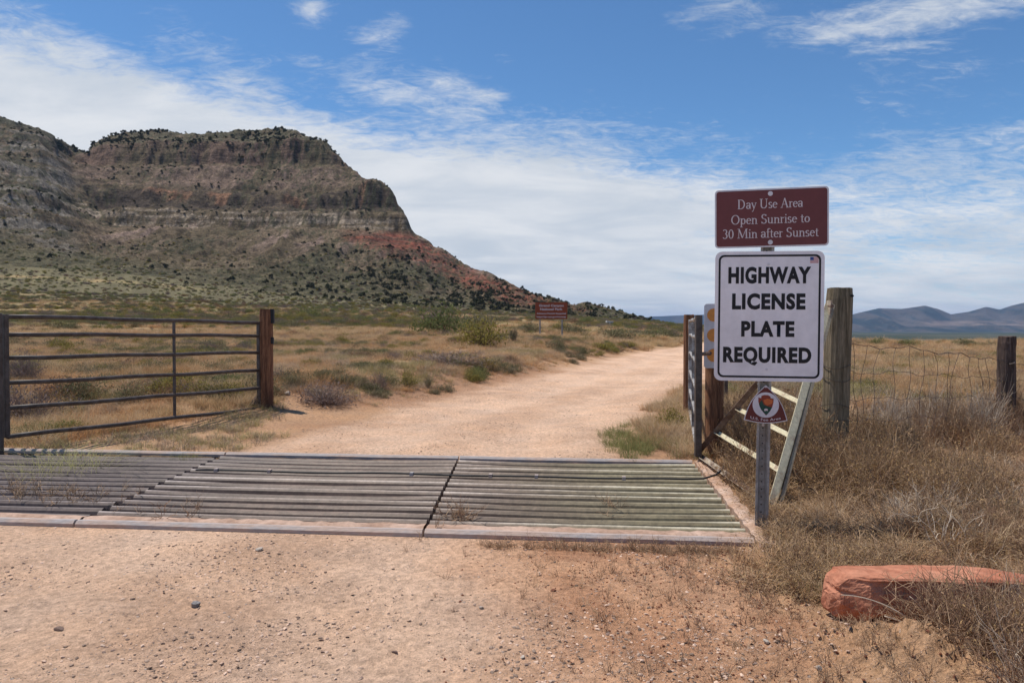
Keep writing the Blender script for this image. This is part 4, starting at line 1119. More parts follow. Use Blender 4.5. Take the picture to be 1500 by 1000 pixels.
def scatter(name, label, P_, scl, coll, group=None, tilt=.15, nproto=1, rotz=None, pick=None):
    n = len(P_); me = bpy.data.meshes.new(name); me.vertices.add(n); me.vertices.foreach_set('co', np.asarray(P_, np.float32).ravel())
    scl = np.asarray(scl, np.float32)
    if scl.ndim == 1: scl = np.repeat(scl[:, None], 3, 1)
    a = me.attributes.new('scl', 'FLOAT_VECTOR', 'POINT'); a.data.foreach_set('vector', scl.astype(np.float32).ravel())
    rot = RNG.uniform(-tilt, tilt, (n, 3)); rot[:, 2] = RNG.uniform(0, 6.283, n) if rotz is None else rotz
    a = me.attributes.new('rot', 'FLOAT_VECTOR', 'POINT'); a.data.foreach_set('vector', rot.astype(np.float32).ravel())
    a = me.attributes.new('pick', 'INT', 'POINT'); a.data.foreach_set('value', (RNG.integers(0, nproto, n) if pick is None else pick).astype(np.int32))
    o = bpy.data.objects.new(name, me); C.objects.link(o); tag(o, label, kind='stuff')
    ng = bpy.data.node_groups.new(name, 'GeometryNodeTree')
    ng.interface.new_socket('Geometry', in_out='INPUT', socket_type='NodeSocketGeometry'); ng.interface.new_socket('Geometry', in_out='OUTPUT', socket_type='NodeSocketGeometry')
    N = ng.nodes; L = ng.links
    gi = N.new('NodeGroupInput'); go = N.new('NodeGroupOutput'); ip = N.new('GeometryNodeInstanceOnPoints')
    ci = N.new('GeometryNodeCollectionInfo'); ci.inputs['Collection'].default_value = coll; ci.inputs['Separate Children'].default_value = True; ci.inputs['Reset Children'].default_value = True
    ip.inputs['Pick Instance'].default_value = True

    def attr(nm, ty):
        q = N.new('GeometryNodeInputNamedAttribute'); q.data_type = ty; q.inputs['Name'].default_value = nm; return q.outputs['Attribute']
    L.new(gi.outputs[0], ip.inputs['Points']); L.new(ci.outputs[0], ip.inputs['Instance'])
    L.new(attr('pick', 'INT'), ip.inputs['Instance Index']); L.new(attr('scl', 'FLOAT_VECTOR'), ip.inputs['Scale'])
    er = N.new('FunctionNodeEulerToRotation'); L.new(attr('rot', 'FLOAT_VECTOR'), er.inputs[0]); L.new(er.outputs[0], ip.inputs['Rotation'])
    L.new(ip.outputs[0], go.inputs[0])
    md = o.modifiers.new('scatter', 'NODES'); md.node_group = ng
    return o


def blade_mesh(name, n, h, spread, lean_, wd, mat, rg, segs=3, curl=.5, base=0.08):
    """a tuft of tapering bent blades"""
    V = []; Fs = []
    for i in range(n):
        a = rg.uniform(0, 6.283); r0 = base * math.sqrt(rg.random()); hh = h * rg.uniform(.45, 1.0); le = lean_ * rg.uniform(.1, 1)
        bx, by = r0 * math.cos(a), r0 * math.sin(a); a2 = a + rg.normal() * .7; dx_, dy_ = math.cos(a2), math.sin(a2); sx_, sy_ = -dy_, dx_
        b0 = len(V)
        for k in range(segs + 1):
            s_ = k / segs; out = le * (s_ ** 1.6) * (1 + curl * s_) ; w_ = wd * (1 - s_ * .85) / 2
            z = hh * s_ * (1 - .25 * curl * s_ * le)
            cx, cy = bx + dx_ * out * spread, by + dy_ * out * spread
            V += [(cx - sx_ * w_, cy - sy_ * w_, z), (cx + sx_ * w_, cy + sy_ * w_, z)]
        Fs += [(b0 + 2 * k, b0 + 2 * k + 1, b0 + 2 * k + 3, b0 + 2 * k + 2) for k in range(segs)]
    return MB().add(V, Fs).mesh(name, mat)


def twig_mesh(name, n, h, rad, thick, mat, rg, kink=.5, fork=3, leafmat=None, leaves=0, leaf=.012, segs=5, droop=0.0):
    """tangle of forking bent twigs"""
    b = MB(); lv = MB()

    def grow(p, d_, L_, th, lvl):
        pts = [p.copy()]; dd = d_.copy()
        for k in range(segs):
            dd = dd + rg.normal(size=3) * kink * .35 + np.array([0, 0, -droop * .12]); dd /= np.linalg.norm(dd)
            q = pts[-1] + dd * L_ / segs
            if q[2] < .005: q[2] = .005 + rg.random() * .01; dd[2] = abs(dd[2])
            pts.append(q)
        b.tube(pts, [th * (1 - .7 * i / segs) for i in range(segs + 1)], 3, cap=False)
        if leafmat:
            for _ in range(leaves):
                q = pts[rg.integers(1, segs + 1)] + rg.normal(size=3) * leaf * .8; n_ = rg.normal(size=3); n_ /= np.linalg.norm(n_); m_ = np.cross(n_, rg.normal(size=3)); m_ /= np.linalg.norm(m_) + 1e-6
                s_ = leaf * rg.uniform(.5, 1.2); lv.add([q - n_ * s_, q + m_ * s_ * .4, q + n_ * s_, q - m_ * s_ * .4], [(0, 1, 2, 3)])
        if lvl > 0:
            for _ in range(fork):
                i = rg.integers(1, segs); nd = (pts[i] - pts[i - 1]); nd /= np.linalg.norm(nd) + 1e-9; nd = nd + rg.normal(size=3) * .65; nd /= np.linalg.norm(nd)
                grow(pts[i], nd, L_ * rg.uniform(.35, .65), th * .6, lvl - 1)
    for i in range(n):
        a = rg.uniform(0, 6.283); el_ = rg.uniform(.15, 1.45); d_ = np.array([math.cos(a) * math.cos(el_), math.sin(a) * math.cos(el_), math.sin(el_)])
        p = np.array([math.cos(a), math.sin(a), 0]) * rad * .25 * rg.random()
        grow(p, d_, math.hypot(h * math.sin(el_), rad * math.cos(el_)) * rg.uniform(.7, 1.1), thick, 1)
    me = b.mesh(name, mat)
    if leafmat:
        nv = len(me.vertices); v = np.concatenate(b.v + lv.v); f = b.f + [tuple(i + nv for i in q) for q in lv.f]; nb = len(b.f)
        me = bpy.data.meshes.new(name); me.from_pydata(v.tolist(), [], f); me.materials.append(mat); me.materials.append(leafmat)
        me.polygons.foreach_set('material_index', [0] * nb + [1] * (len(f) - nb))
    return me


def shrub_parts(rg, nst, nlf, leaf, squash=.75, open_=.0, stem_mat=None, leaf_mat=None, upright=0.0, th=.010):
    """unit-radius bush: stem mesh and leaf mesh (leaf clumps through an uneven dome)"""
    st = MB(); lf = MB(); lob = rg.normal(size=(7, 3)); lob[:, 2] = np.abs(lob[:, 2]) * .8 + .25; lob /= np.linalg.norm(lob, axis=1)[:, None]; amp = rg.uniform(.7, 1.12, 7)

    def surf(d_):
        wgt = np.exp(6 * (lob @ d_ - 1)); return float((wgt @ amp) / wgt.sum())
    ends = []
    for i in range(nst):
        a = rg.uniform(0, 6.283); e_ = math.asin(rg.uniform(.05, 1.0)); d_ = np.array([math.cos(a) * math.cos(e_), math.sin(a) * math.cos(e_), math.sin(e_)])
        if upright: d_ = d_ + np.array([0, 0, upright]); d_ /= np.linalg.norm(d_)
        r = surf(d_) * rg.uniform(.72, 1.04); m_ = d_ * r * .5 + rg.normal(size=3) * .13; e = d_ * r; e = e * np.array([1, 1, squash]); m_ = m_ * np.array([1, 1, squash]); m_[2] = max(m_[2], .02)
        st.tube([(d_[0] * .08, d_[1] * .08, 0), m_, e], [th, th * .7, th * .3], 3, cap=False); ends.append((m_, e))
    for i in range(nlf):
        m_, e = ends[rg.integers(0, len(ends))]; s_ = rg.random() ** .6; q = m_ * .8 + (e - m_ * .8) * s_ * 1.03 + rg.normal(size=3) * .085
        if q[2] < 0: q[2] = .01
        n_ = rg.normal(size=3) + np.array([0, 0, .8]); n_ /= np.linalg.norm(n_); k_ = np.cross(n_, rg.normal(size=3)); k_ /= np.linalg.norm(k_) + 1e-6; z_ = leaf * rg.uniform(.5, 1.3)
        lf.add([q - n_ * z_, q + k_ * z_ * .45, q + n_ * z_, q - k_ * z_ * .45], [(0, 1, 2, 3)])
    return st.mesh('stems', stem_mat), lf.mesh('foliage', leaf_mat)


def joined(name, a, b):
    va = [tuple(v.co) for v in a.vertices]; vb = [tuple(v.co) for v in b.vertices]; fa = [tuple(p.vertices) for p in a.polygons]; fb = [tuple(i + len(va) for i in p.vertices) for p in b.polygons]
    me = bpy.data.meshes.new(name); me.from_pydata(va + vb, [], fa + fb); me.materials.append(a.materials[0]); me.materials.append(b.materials[0])
    me.polygons.foreach_set('material_index', [0] * len(fa) + [1] * len(fb)); return me


rg = np.random.default_rng(11)
KIND = {
    'sage': [shrub_parts(rg, 110, 1300, .042, .80, th=.006, stem_mat=M_darkbr, leaf_mat=M_sage) for _ in range(3)],
    'green': [shrub_parts(rg, 110, 1500, .042, .78, th=.006, stem_mat=M_darkbr, leaf_mat=M_bright) for _ in range(3)],
    'yellow': [shrub_parts(rg, 120, 1300, .038, .82, th=.006, stem_mat=M_darkbr, leaf_mat=M_yellow, upright=.3) for _ in range(3)],
    'dead': [shrub_parts(rg, 300, 800, .030, .72, stem_mat=M_purple, leaf_mat=M_purple, th=.006) for _ in range(3)],
    'red': [shrub_parts(rg, 140, 1100, .036, .75, th=.006, stem_mat=M_darkbr, leaf_mat=M_redbr) for _ in range(3)],
    'upright': [shrub_parts(rg, 120, 1000, .038, 1.0, th=.006, stem_mat=M_darkbr, leaf_mat=M_sage, upright=1.2) for _ in range(2)]}
JOIN = {k: [joined(k + '_shrub', a, b) for a, b in v] for k, v in KIND.items()}


def shrub(kind, x, y, r, label, group=None, parts=False, hz=1.0, name='shrub', sink=.03):
    z = gz(x, y) - sink; i = random.randrange(len(KIND[kind]))
    if parts:
        e = empty(name, (x, y, z), random.uniform(0, 6)); e.scale = (r, r, r * hz)
        for me, nm in zip(KIND[kind][i], ('stems', 'foliage')):
            o = bpy.data.objects.new(nm, me); C.objects.link(o); o.parent = e
    else:
        e = bpy.data.objects.new(name, JOIN[kind][i]); C.objects.link(e); e.location = (x, y, z); e.rotation_euler = (0, 0, random.uniform(0, 6)); e.scale = (r, r, r * hz)
    tag(e, label, 'shrub', group); return e


NAMED = [  # kind, centre px, base py, width px, height factor, label
    ('dead', 555, 568, 32, 1.5, 'small dark upright shrub standing at the left of three near the road bank'),
    ('yellow', 597, 567, 38, 1.0, 'small green brown shrub in the middle of three near the road bank'),
    ('upright', 627, 568, 22, 1.0, 'narrow brown green shrub at the right of three near the road bank'),
    ('green', 645, 490, 92, .75, 'large bright green bush beyond the grass, tallest of the green ones'),
    ('yellow', 705, 510, 92, .75, 'wide yellow green bush at the right of the large bright green bush'),
    ('upright', 752, 502, 26, 1.1, 'grey green upright shrub left of the distant park board'),
    ('sage', 814, 512, 38, .95, 'dark grey green bush directly under the distant park board'),
    ('yellow', 716, 540, 27, 1.15, 'olive shrub on the edge of the road bank above the bare slope'),
    ('red', 748, 529, 27, .75, 'low reddish brown shrub on the bank between road and park board'),
    ('yellow', 984, 630, 56, 1.05, 'round yellow topped shrub at the road edge beside the open gate'),
    ('green', 454, 466, 50, .55, 'low green bush on the skyline of the grass beside the brown gate post'),
    ('yellow', 449, 538, 30, .8, 'yellow green tussock shrub right of the brown gate post'),
    ('red', 495, 541, 26, .9, 'rust brown shrub next to the yellow green tussock shrub'),
    ('green', 466, 536, 15, 1.3, 'small fresh green shrub between yellow tussock and rust brown shrub'),
    ('dead', 475, 590, 100, .62, 'wide grey purple dead brush mound beside the sandy road edge'),
    ('dead', 400, 560, 60, .8, 'grey dead bush directly behind the brown gate post'),
    ('dead', 655, 537, 130, .35, 'long low purple grey brush on the bank crest'),
    ('dead', 40, 615, 110, .95, 'large dark dead bush behind the left end of the long gate'),
    ('dead', 36, 560, 62, 1.5, 'tall grey twiggy bush seen through the left end of the gate'),
    ('sage', 195, 586, 70, .75, 'grey green brush seen through the middle of the gate'),
    ('red', 96, 580, 90, .7, 'orange brown brush seen through the left half of the gate'),
    ('dead', 640, 470, 60, .5, 'grey blue shrub just behind the large bright green bush'),
    ('sage', 700, 478, 60, .6, 'sage bush behind the wide yellow green bush'),
    ('sage', 905, 497, 62, .5, 'grey green bush beyond the bank right of the park board'),
    ('yellow', 880, 512, 44, .45, 'olive low shrub above the bare red bank'),
    ('yellow', 920, 509, 36, .45, 'yellow topped low shrub near the bend of the road'),
    ('sage', 1222, 800, 60, .6, 'low green grey weed bush by the foot of the sign post and the block'),
    ('green', 1286, 503, 34, .42, 'low green bush on the skyline right of the big grey post'),
    ('green', 1330, 505, 40, .42, 'dark green bush on the skyline in the middle of the wire fence'),
    ('sage', 1415, 507, 44, .48, 'grey green bush on the skyline left of the knotty post'),
    ('sage', 1450, 509, 40, .45, 'dark sage bush on the skyline touching the knotty post'),
]
for kd, px_, py_, wpx, hf, lab in NAMED[:26] + NAMED[27:]:
    x, y, z = hit(px_, py_); r = wpx / F * y / 2 / .95
    shrub(kd, x, y, r * 1.12, lab, parts=(y < 75), hz=hf * 1.45)

# plainer shrubs, alike within each zone
used = 0
def zone(n, pxr, Yr, kinds, sizes, label, group, pw=1.0, avoid_road=.8):
    k = 0; tries = 0
    while k < n and tries < n * 30:
        tries += 1
        Y = math.exp(random.uniform(math.log(Yr[0]), math.log(Yr[1]))); px_ = random.uniform(*pxr); x = (px_ - 750) / F * Y
        if float(road_s(np.array([x]), np.array([Y]))[0]) > -avoid_road: continue
        if float(fbm(np.array([x / 9]), np.array([Y / 9]), 2, 151)[0]) < .42: continue
        kd = random.choice(kinds); r = random.uniform(*sizes) * (1 + min(Y, 120) / 150)
        shrub(kd, x, Y, r, label.format({'sage': 'grey green', 'green': 'green', 'yellow': 'yellow green', 'dead': 'grey dead', 'red': 'rusty brown', 'upright': 'upright olive'}[kd]), group + ' (' + {'sage': 'sage', 'green': 'green', 'yellow': 'yellow green', 'dead': 'dead', 'red': 'rusty', 'upright': 'upright'}[kd] + ')', hz=random.uniform(.8, 1.15)); k += 1


zone(60, (5, 385), (11.5, 40), ['sage', 'dead', 'red', 'yellow', 'sage'], (.28, .55), 'one of the {} shrubs in the dry grass behind the long gate', 'shrubs behind the long gate')
zone(64, (400, 860), (14, 50), ['sage', 'dead', 'red', 'yellow', 'green', 'dead'], (.26, .50), 'one of the {} shrubs in the dry grass between gate and park board', 'shrubs left of the road')
zone(120, (0, 985), (50, 170), ['sage', 'sage', 'green', 'yellow', 'red', 'dead'], (.5, 1.0), 'one of the {} shrubs far out in the field below the butte', 'shrubs below the butte', avoid_road=1.5)
zone(36, (1065, 1500), (14, 64), ['sage', 'yellow', 'dead', 'green', 'red'], (.16, .32), 'one of the {} shrubs in the dry field behind the wire fence', 'shrubs behind the wire fence')

# farther brush: nobody could count it
allj = [m_ for k_ in ('sage', 'sage', 'green', 'yellow', 'dead', 'red') for m_ in JOIN[k_][:2]]
cb = proto_coll('brush', allj)
n = 20000; Y = np.exp(RNG.uniform(math.log(75), math.log(640), n)); px_ = RNG.uniform(-250, 1060, n); x = (px_ - 750) / F * Y
ok = (fbm(x / 25, Y / 25, 3, 153) > .40 - .12 * sstep(200, 330, Y)) & (road_s(x, Y) < -2); x, Y = x[ok], Y[ok]
scatter('distant_brush', 'grey green brush carpeting the slope below the butte', np.stack([x, Y, H(x, Y, False) - .05], 1), (.28 + .7 * RNG.random(len(x)) ** 2) * (1 + Y / 420), cb, nproto=len(allj))
n = 13000; Y = np.exp(RNG.uniform(math.log(8.6), math.log(78), n)); px_ = RNG.uniform(-200, 1000, n); x = (px_ - 750) / F * Y
ok = (fbm(x / 2.6, Y / 2.6, 3, 157) > .44) & (road_s(x, Y) < -.5) & ((Y > 13.0) | (Y > 9.0 + (x + 5.4) * 2.05)); x, Y = x[ok], Y[ok]
scatter('low_brush', 'low knee-high tufts of sage and dead brush between the grasses left of the road', np.stack([x, Y, H(x, Y) - .03], 1), (.09 + .20 * RNG.random(len(x)) ** 1.5) * (1 + Y / 70), cb, pick=pick_by_patch(x, Y, len(allj), 3.0, 311))
n = 6500; Y = np.exp(RNG.uniform(math.log(13), math.log(95), n)); px_ = RNG.uniform(1066, 1900, n); x = (px_ - 750) / F * Y
ok = fbm(x / 5, Y / 5, 3, 155) > .44; x, Y = x[ok], Y[ok]
scatter('field_brush', 'low green and grey brush along the crest of the right field', np.stack([x, Y, H(x, Y, False) - .05], 1), (.08 + .22 * RNG.random(len(x)) ** 1.5) * (1 + Y / 90), cb, pick=pick_by_patch(x, Y, len(allj), 4, 313))

# ------------------------------------------------------------------ grass
rg = np.random.default_rng(21)
M_g2 = plant_mat('rusty_grass', [(.44, .24, .115), (.52, .31, .155), (.40, .25, .14)], .3, .3); M_g3 = plant_mat('greyish_grass', [(.40, .31, .22), (.34, .255, .19), (.44, .33, .21)], .2, .3)
M_g4 = plant_mat('olive_grass', [(.30, .255, .12), (.38, .31, .155)], .3)
tufts = [blade_mesh('dry_tuft', 60, .34, 1.0, .20, .007, M_gold, rg, base=.12) for _ in range(3)] + [blade_mesh('dry_tuft', 80, .22, 1.0, .26, .007, M_gold, rg, base=.2) for _ in range(3)]
ct = proto_coll('tuft', tufts)
bigt = [blade_mesh('dry_clump', 90, .55, 1.0, .45, .022, M_gold, rg, segs=2, base=.5) for _ in range(4)]
tufts += [blade_mesh('rusty_tuft', 60, .26, 1.0, .24, .007, M_g2, rg, base=.16) for _ in range(2)] + [blade_mesh('grey_tuft', 70, .24, 1.0, .30, .006, M_g3, rg, base=.18) for _ in range(3)] + [blade_mesh('olive_tuft', 60, .24, 1.0, .2, .007, M_g4, rg, base=.14)]
ct = proto_coll('tufts', tufts)
bigt += [blade_mesh('rusty_clump', 90, .45, 1.0, .45, .022, M_g2, rg, segs=2, base=.5) for _ in range(2)] + [blade_mesh('grey_clump', 90, .45, 1.0, .45, .022, M_g3, rg, segs=2, base=.5), blade_mesh('olive_clump', 90, .5, 1.0, .4, .022, M_g4, rg, segs=2, base=.5)]
cbt = proto_coll('clump', bigt)





def in_guard(x, y, m_=.1):
    q1 = (x - GO[0]) * E1[0] + (y - GO[1]) * E1[1]; q2 = (x - GO[0]) * E2[0] + (y - GO[1]) * E2[1]
    return (q1 > -m_) & (q2 > -m_) & (q2 < GDEPTH + m_)


def area(n, pxr, Yr, dens=None, road=-.35, logp=True):
    Y = np.exp(RNG.uniform(math.log(Yr[0]), math.log(Yr[1]), n)) if logp else np.sqrt(RNG.uniform(Yr[0] ** 2, Yr[1] ** 2, n))
    px_ = RNG.uniform(*pxr, n); x = (px_ - 750) / F * Y
    ok = (road_s(x, Y) < road) & ~in_guard(x, Y)
    if dens is not None: ok &= RNG.random(n) < dens(x, Y)
    return x[ok], Y[ok]


x, Y = area(52000, (-250, 1010), (8.0, 42), lambda x, y: sstep(.20, .45, fbm(x / 1.6, y / 1.6, 3, 161)) * np.where(y < 12.2, (y > 8.32 + (x + 5.4) * 2.05) | (x < -5.5), 1), logp=False)
s_ = RNG.uniform(.4, .95, len(x)) * (sstep(-.2, -1.4, road_s(x, Y)) * .65 + .3)
scatter('dry_grass', 'tawny dry grass behind the long gate and along the road bank', np.stack([x, Y, H(x, Y) - .01], 1), s_, ct, pick=pick_by_patch(x, Y, 12, 2.2, 301))
x, Y = area(30000, (-300, 1060), (38, 230), lambda x, y: sstep(.28, .5, fbm(x / 5, y / 5, 3, 163)))
scatter('distant_dry_grass', 'tawny grass spreading towards the butte', np.stack([x, Y, H(x, Y, False) - .03], 1), RNG.uniform(.25, .65, len(x)) * (1 + Y / 200), cbt, pick=pick_by_patch(x, Y, 8, 9, 303))
x, Y = area(26000, (1062, 1900), (8.6, 85), lambda x, y: sstep(.25, .5, fbm(x / 1.8, y / 1.8, 3, 165)))
s_ = RNG.uniform(.4, .9, len(x)) * (1 + Y / 60)
scatter('field_grass', 'tawny dry grass in the field behind the wire fence', np.stack([x, Y, H(x, Y) - .01], 1), s_, ct, pick=pick_by_patch(x, Y, 12, 3, 305))
# short sparse grass between gate and guard, and along its back beam
x, Y = area(2600, (-120, 420), (7.7, 12), lambda x, y: (y < 8.6 + (x + 5.4) * 2.05) * sstep(.40, .62, fbm(x * 1.3, y * 1.3, 3, 167)), road=-.12, logp=False)
short = [blade_mesh('short_tuft', 26, .085, 1.0, .10, .005, M_g4 if _ % 2 else M_g3, rg, base=.07, segs=2) for _ in range(4)]
cs_ = proto_coll('short', short)
scatter('short_grass', 'thin short olive grass on the sand in front of the long gate', np.stack([x, Y, H(x, Y)], 1), RNG.uniform(.5, 1.2, len(x)), cs_, nproto=4)
# green and dry tufts at the right roadside, beside the open gate
gt = [blade_mesh('green_tuft', 60, .17, 1.0, .16, .006, M_green, rg, base=.13) for _ in range(3)]
cg = proto_coll('greentuft', gt)
n = 110; a_ = RNG.normal(size=(n, 2)) * np.array([.26, .62]) + np.array([1.42, 8.75]); ok = ~in_guard(a_[:, 0], a_[:, 1], .03) & (road_s(a_[:, 0], a_[:, 1]) < .35); a_ = a_[ok]
scatter('green_grass', 'green grass tufts behind the guard beside the open gate', np.stack([a_[:, 0], a_[:, 1], H(a_[:, 0], a_[:, 1])], 1), RNG.uniform(.25, .85, len(a_)), cg, nproto=3)
x, Y = area(2200, (890, 1062), (7.6, 16), lambda x, y: sstep(.35, .6, fbm(x * 1.5, y * 1.5, 3, 169)), road=-.02, logp=False)
scatter('verge_grass', 'short dry grass on the verge beside the open gate', np.stack([x, Y, H(x, Y)], 1), RNG.uniform(.3, .75, len(x)), ct, nproto=12)
# grass growing up through the left grid
yt = [blade_mesh('pale_green_tuft', 34, .42, 1.0, .5, .006, M_ygreen, rg, base=.16, curl=.7) for _ in range(3)]
cy = proto_coll('paletuft', yt)
pts = []
for px_, py_, sx_, sy_, k in ((75, 690, 55, 9, 13), (105, 680, 30, 6, 9), (30, 700, 30, 12, 5)):
    for _ in range(k):
        q_ = (random.gauss(px_, sx_ * .6), random.gauss(py_, sy_ * .5)); Yk = EYE * F / (max(q_[1], 668) - HOR); pts.append(((q_[0] - 750) / F * Yk, Yk + .1, -.20))
scatter('guard_weeds', 'pale green grass growing up through the left grid of the cattle guard', np.array(pts), RNG.uniform(.8, 1.1, len(pts)), cy, nproto=3)
pts = [((q - 750) / F * 7.6, 7.62, -.05) for q in RNG.normal(262, 16, 10)]
scatter('seam_weeds', 'dark green weeds at the back edge of the cattle guard near the seam', np.array(pts), RNG.uniform(.45, .7, len(pts)), cg, nproto=3)

# ------------------------------------------------------------------ dry weeds of the right foreground
rg = np.random.default_rng(31)
tang = [twig_mesh('weed_tangle', 17, .34, .34, .0034, M_weed, rg, kink=.75, fork=4, leafmat=M_olive, leaves=3, leaf=.011) for _ in range(4)] + \
       [twig_mesh('weed_tangle', 20, .28, .36, .0030, M_weed, rg, kink=.9, fork=4) for _ in range(3)] + \
       [twig_mesh('weed_tangle', 12, .32, .36, .0028, M_pale, rg, kink=.8, fork=3) for _ in range(1)]
cw = proto_coll('tangle', tang)
n = 6500; Y = RNG.uniform(2.3, 9.6, n) ** 1.0; x = RNG.uniform(1.0, 7.5, n)
edge = np.interp(Y, [2.2, 2.7, 3.1, 3.5, 3.9, 4.3, 4.65, 5.2, 6.4, 7.4, 8.2, 9.6], [1.75, 1.75, 1.72, 1.46, 1.33, 1.12, 1.30, 1.75, 1.9, 2.0, 2.3, 2.7])
rockm = (x > 1.34) & (x < 3.0) & (Y > 3.24) & (Y < 3.66)
ok = (x > edge + (RNG.random(n) ** 2) * .15) & ~rockm & (x < .75 * Y + 1.2) & ~in_guard(x, Y, .05) & (np.hypot(x - pb[0], Y - YS) > .14) & (fbm(x * 2.3, Y * 2.3, 3, 195) > .36 + .06 * RNG.random(n))
x, Y = x[ok], Y[ok]
ht = RNG.uniform(.45, 1.05, len(x)) * (.55 + 1.1 * sstep(.3, .7, fbm(x * 1.9, Y * 1.9, 3, 191))) * np.interp(Y, [2.3, 3.3, 3.9, 4.6, 5.5, 7, 9.5], [.55, .62, .62, .62, .95, 1.1, .9]) * sstep(-.1, .5, x - np.interp(Y, [2.2, 4.3, 9.6], [1.4, 1.1, 2.4])) 
ht = ht * (1 + .45 * sstep(6.4, 7.4, Y)) * (1 + .35 * sstep(3.4, 3.0, Y)); low_ = 1 - .55 * sstep(2.7, 2.2, x) * sstep(6.6, 5.6, Y) * sstep(4.0, 4.5, Y); ht = ht * low_
wdn = RNG.uniform(.6, 1.1, len(x)) * .85
scatter('dry_weeds', 'tangled dry brown weeds filling the verge right of the cattle guard', np.stack([x, Y, H(x, Y) - .01], 1), np.stack([wdn, wdn, np.maximum(ht, .2)], 1), cw, tilt=.35, pick=pick_by_patch(x, Y, 8, .8, 193))
# straw coloured grass among the weeds
ok = RNG.random(len(x)) < .22
xg, Yg = x[ok] + RNG.normal(0, .1, ok.sum()), Y[ok] + RNG.normal(0, .1, ok.sum()); ok = ~in_guard(xg, Yg, .05) & ~((xg > 1.34) & (xg < 3.0) & (Yg > 3.22) & (Yg < 3.68)); xg, Yg = xg[ok], Yg[ok]
scatter('straw_grass', 'straw coloured grass among the tangled weeds', np.stack([xg, Yg, H(xg, Yg) - .01], 1), RNG.uniform(.3, .8, len(xg)), ct, nproto=12, tilt=.3)
# litter of twigs and tiny dry sprigs fading into the bare soil
lit = [twig_mesh('sprig', 5, .06, .09, .0016, M_weed, rg, kink=.8, fork=2) for _ in range(4)]
cl_ = proto_coll('sprig', lit)
n = 2600; Y = RNG.uniform(2.3, 4.75, n); x = 1.55 - RNG.random(n) ** 1.6 * 2.4; ok = (RNG.random(n) < sstep(-.5, 1.4, x + (Y - 3.4) * .3) * .45 + .004) & ~((x > 1.36) & (Y > 3.3)) ; x, Y = x[ok], Y[ok]
scatter('twig_litter', 'fine dry sprigs and twig litter on the red soil', np.stack([x, Y, H(x, Y)], 1), RNG.uniform(.4, 1.1, len(x)), cl_, nproto=4, tilt=.3)
n = 260; x = RNG.uniform(-.2, 1.35, n); Y = 4.50 + (1.3 - x) * .1 - RNG.random(n) * .10
scatter('beam_litter', 'dry sprigs caught along the front beam of the guard', np.stack([x, Y, H(x, Y)], 1), RNG.uniform(.4, 1.0, n), cl_, nproto=4, tilt=.3)
pts = []
for px_, py_, sx_, k in ((660, 770, 22, 10), (890, 750, 14, 5), (95, 735, 60, 26), (680, 765, 10, 6), (30, 728, 30, 14), (250, 755, 30, 8)):
    for _ in range(k):
        Yk = EYE * F / (random.gauss(py_, 6) - HOR); pts.append(((random.gauss(px_, sx_) - 750) / F * Yk, Yk, .035))
scatter('rail_litter', 'dead stalks lying on the rails', np.array(pts), RNG.uniform(.9, 1.9, len(pts)), cl_, nproto=4, tilt=.4)
# bleached bare branch and a few long stalks one can pick out
o = bpy.data.objects.new('dead_branch', twig_mesh('dead_branch', 12, .30, .26, .0042, M_pale, rg, kink=.8, fork=3)); C.objects.link(o)
x_, y_, z_ = hit(1440, 838); o.location = (x_, y_ + .3, gz(x_, y_) + .02); tag(o, 'bleached pale bare branch sticking up behind the sandstone block', 'branch')
for (px_, py_, L_, rz, el_, lab) in ((1330, 905, .34, 2.6, .5, 'long curved pale stalk crossing the front of the sandstone block'), (1300, 905, .42, 5.6, .35, 'long straight pale stalk slanting down from the block to the soil'),
                                     (1395, 955, .40, 2.2, .9, 'pale arching stalk in the grey weeds below the block')):
    Yk = 3.15; p0 = np.array(at(px_, Yk, py_)); d_ = np.array([math.cos(rz) * math.cos(el_), .1, -math.sin(el_) if rz > 5 else math.sin(el_)])
    pts = [p0 + d_ * L_ * s_ + np.array([0, 0, -.25 * L_ * s_ * s_ if rz < 5 else .1 * L_ * s_ * (1 - s_)]) for s_ in np.linspace(0, 1, 9)]
    tag(MB().tube(pts, [.0032 * (1 - .06 * i) for i in range(9)], 5).build('dry_stalk', M_pale, smooth=True), lab, 'stalk')

# ------------------------------------------------------------------ gravel
pm = []
for i in range(5):
    me = stone_mesh(50 + i, .38, 1); me.materials.append(M_pebble if i < 4 else M_pebbled); pm.append(me)
cp_ = proto_coll('gravel', pm)
n = 130000; Y = np.exp(RNG.uniform(math.log(2.2), math.log(26), n)); px_ = RNG.uniform(-150, 1250, n); x = (px_ - 750) / F * Y
pr = .12 + .88 * sstep(.50, .66, fbm(x * 1.1 + Y * .9, Y * 1.3 - x * .3, 3, 171)) ; pr *= np.where(Y > 7.4, .75, 1) * (1.25 - np.minimum(tracks(x, Y), 1))
ok = (RNG.random(n) < pr) & ~in_guard(x, Y, .02) & (road_s(x, Y) > -.9); x, Y = x[ok], Y[ok]
sz = .0022 + .013 * RNG.random(len(x)) ** 8 + .0003 * Y
scatter('gravel', 'loose pale and brown gravel on the dirt road', np.stack([x, Y, H(x, Y) + sz * .15], 1), sz, cp_, nproto=5, tilt=.4)
n = 15000; Y = RNG.uniform(2.2, 4.7, n); x = RNG.uniform(-.3, 2.6, n); ok = (RNG.random(n) < sstep(-.2, 1.2, x) * .6 + .12); x, Y = x[ok], Y[ok]
sz = .0022 + .009 * RNG.random(len(x)) ** 4
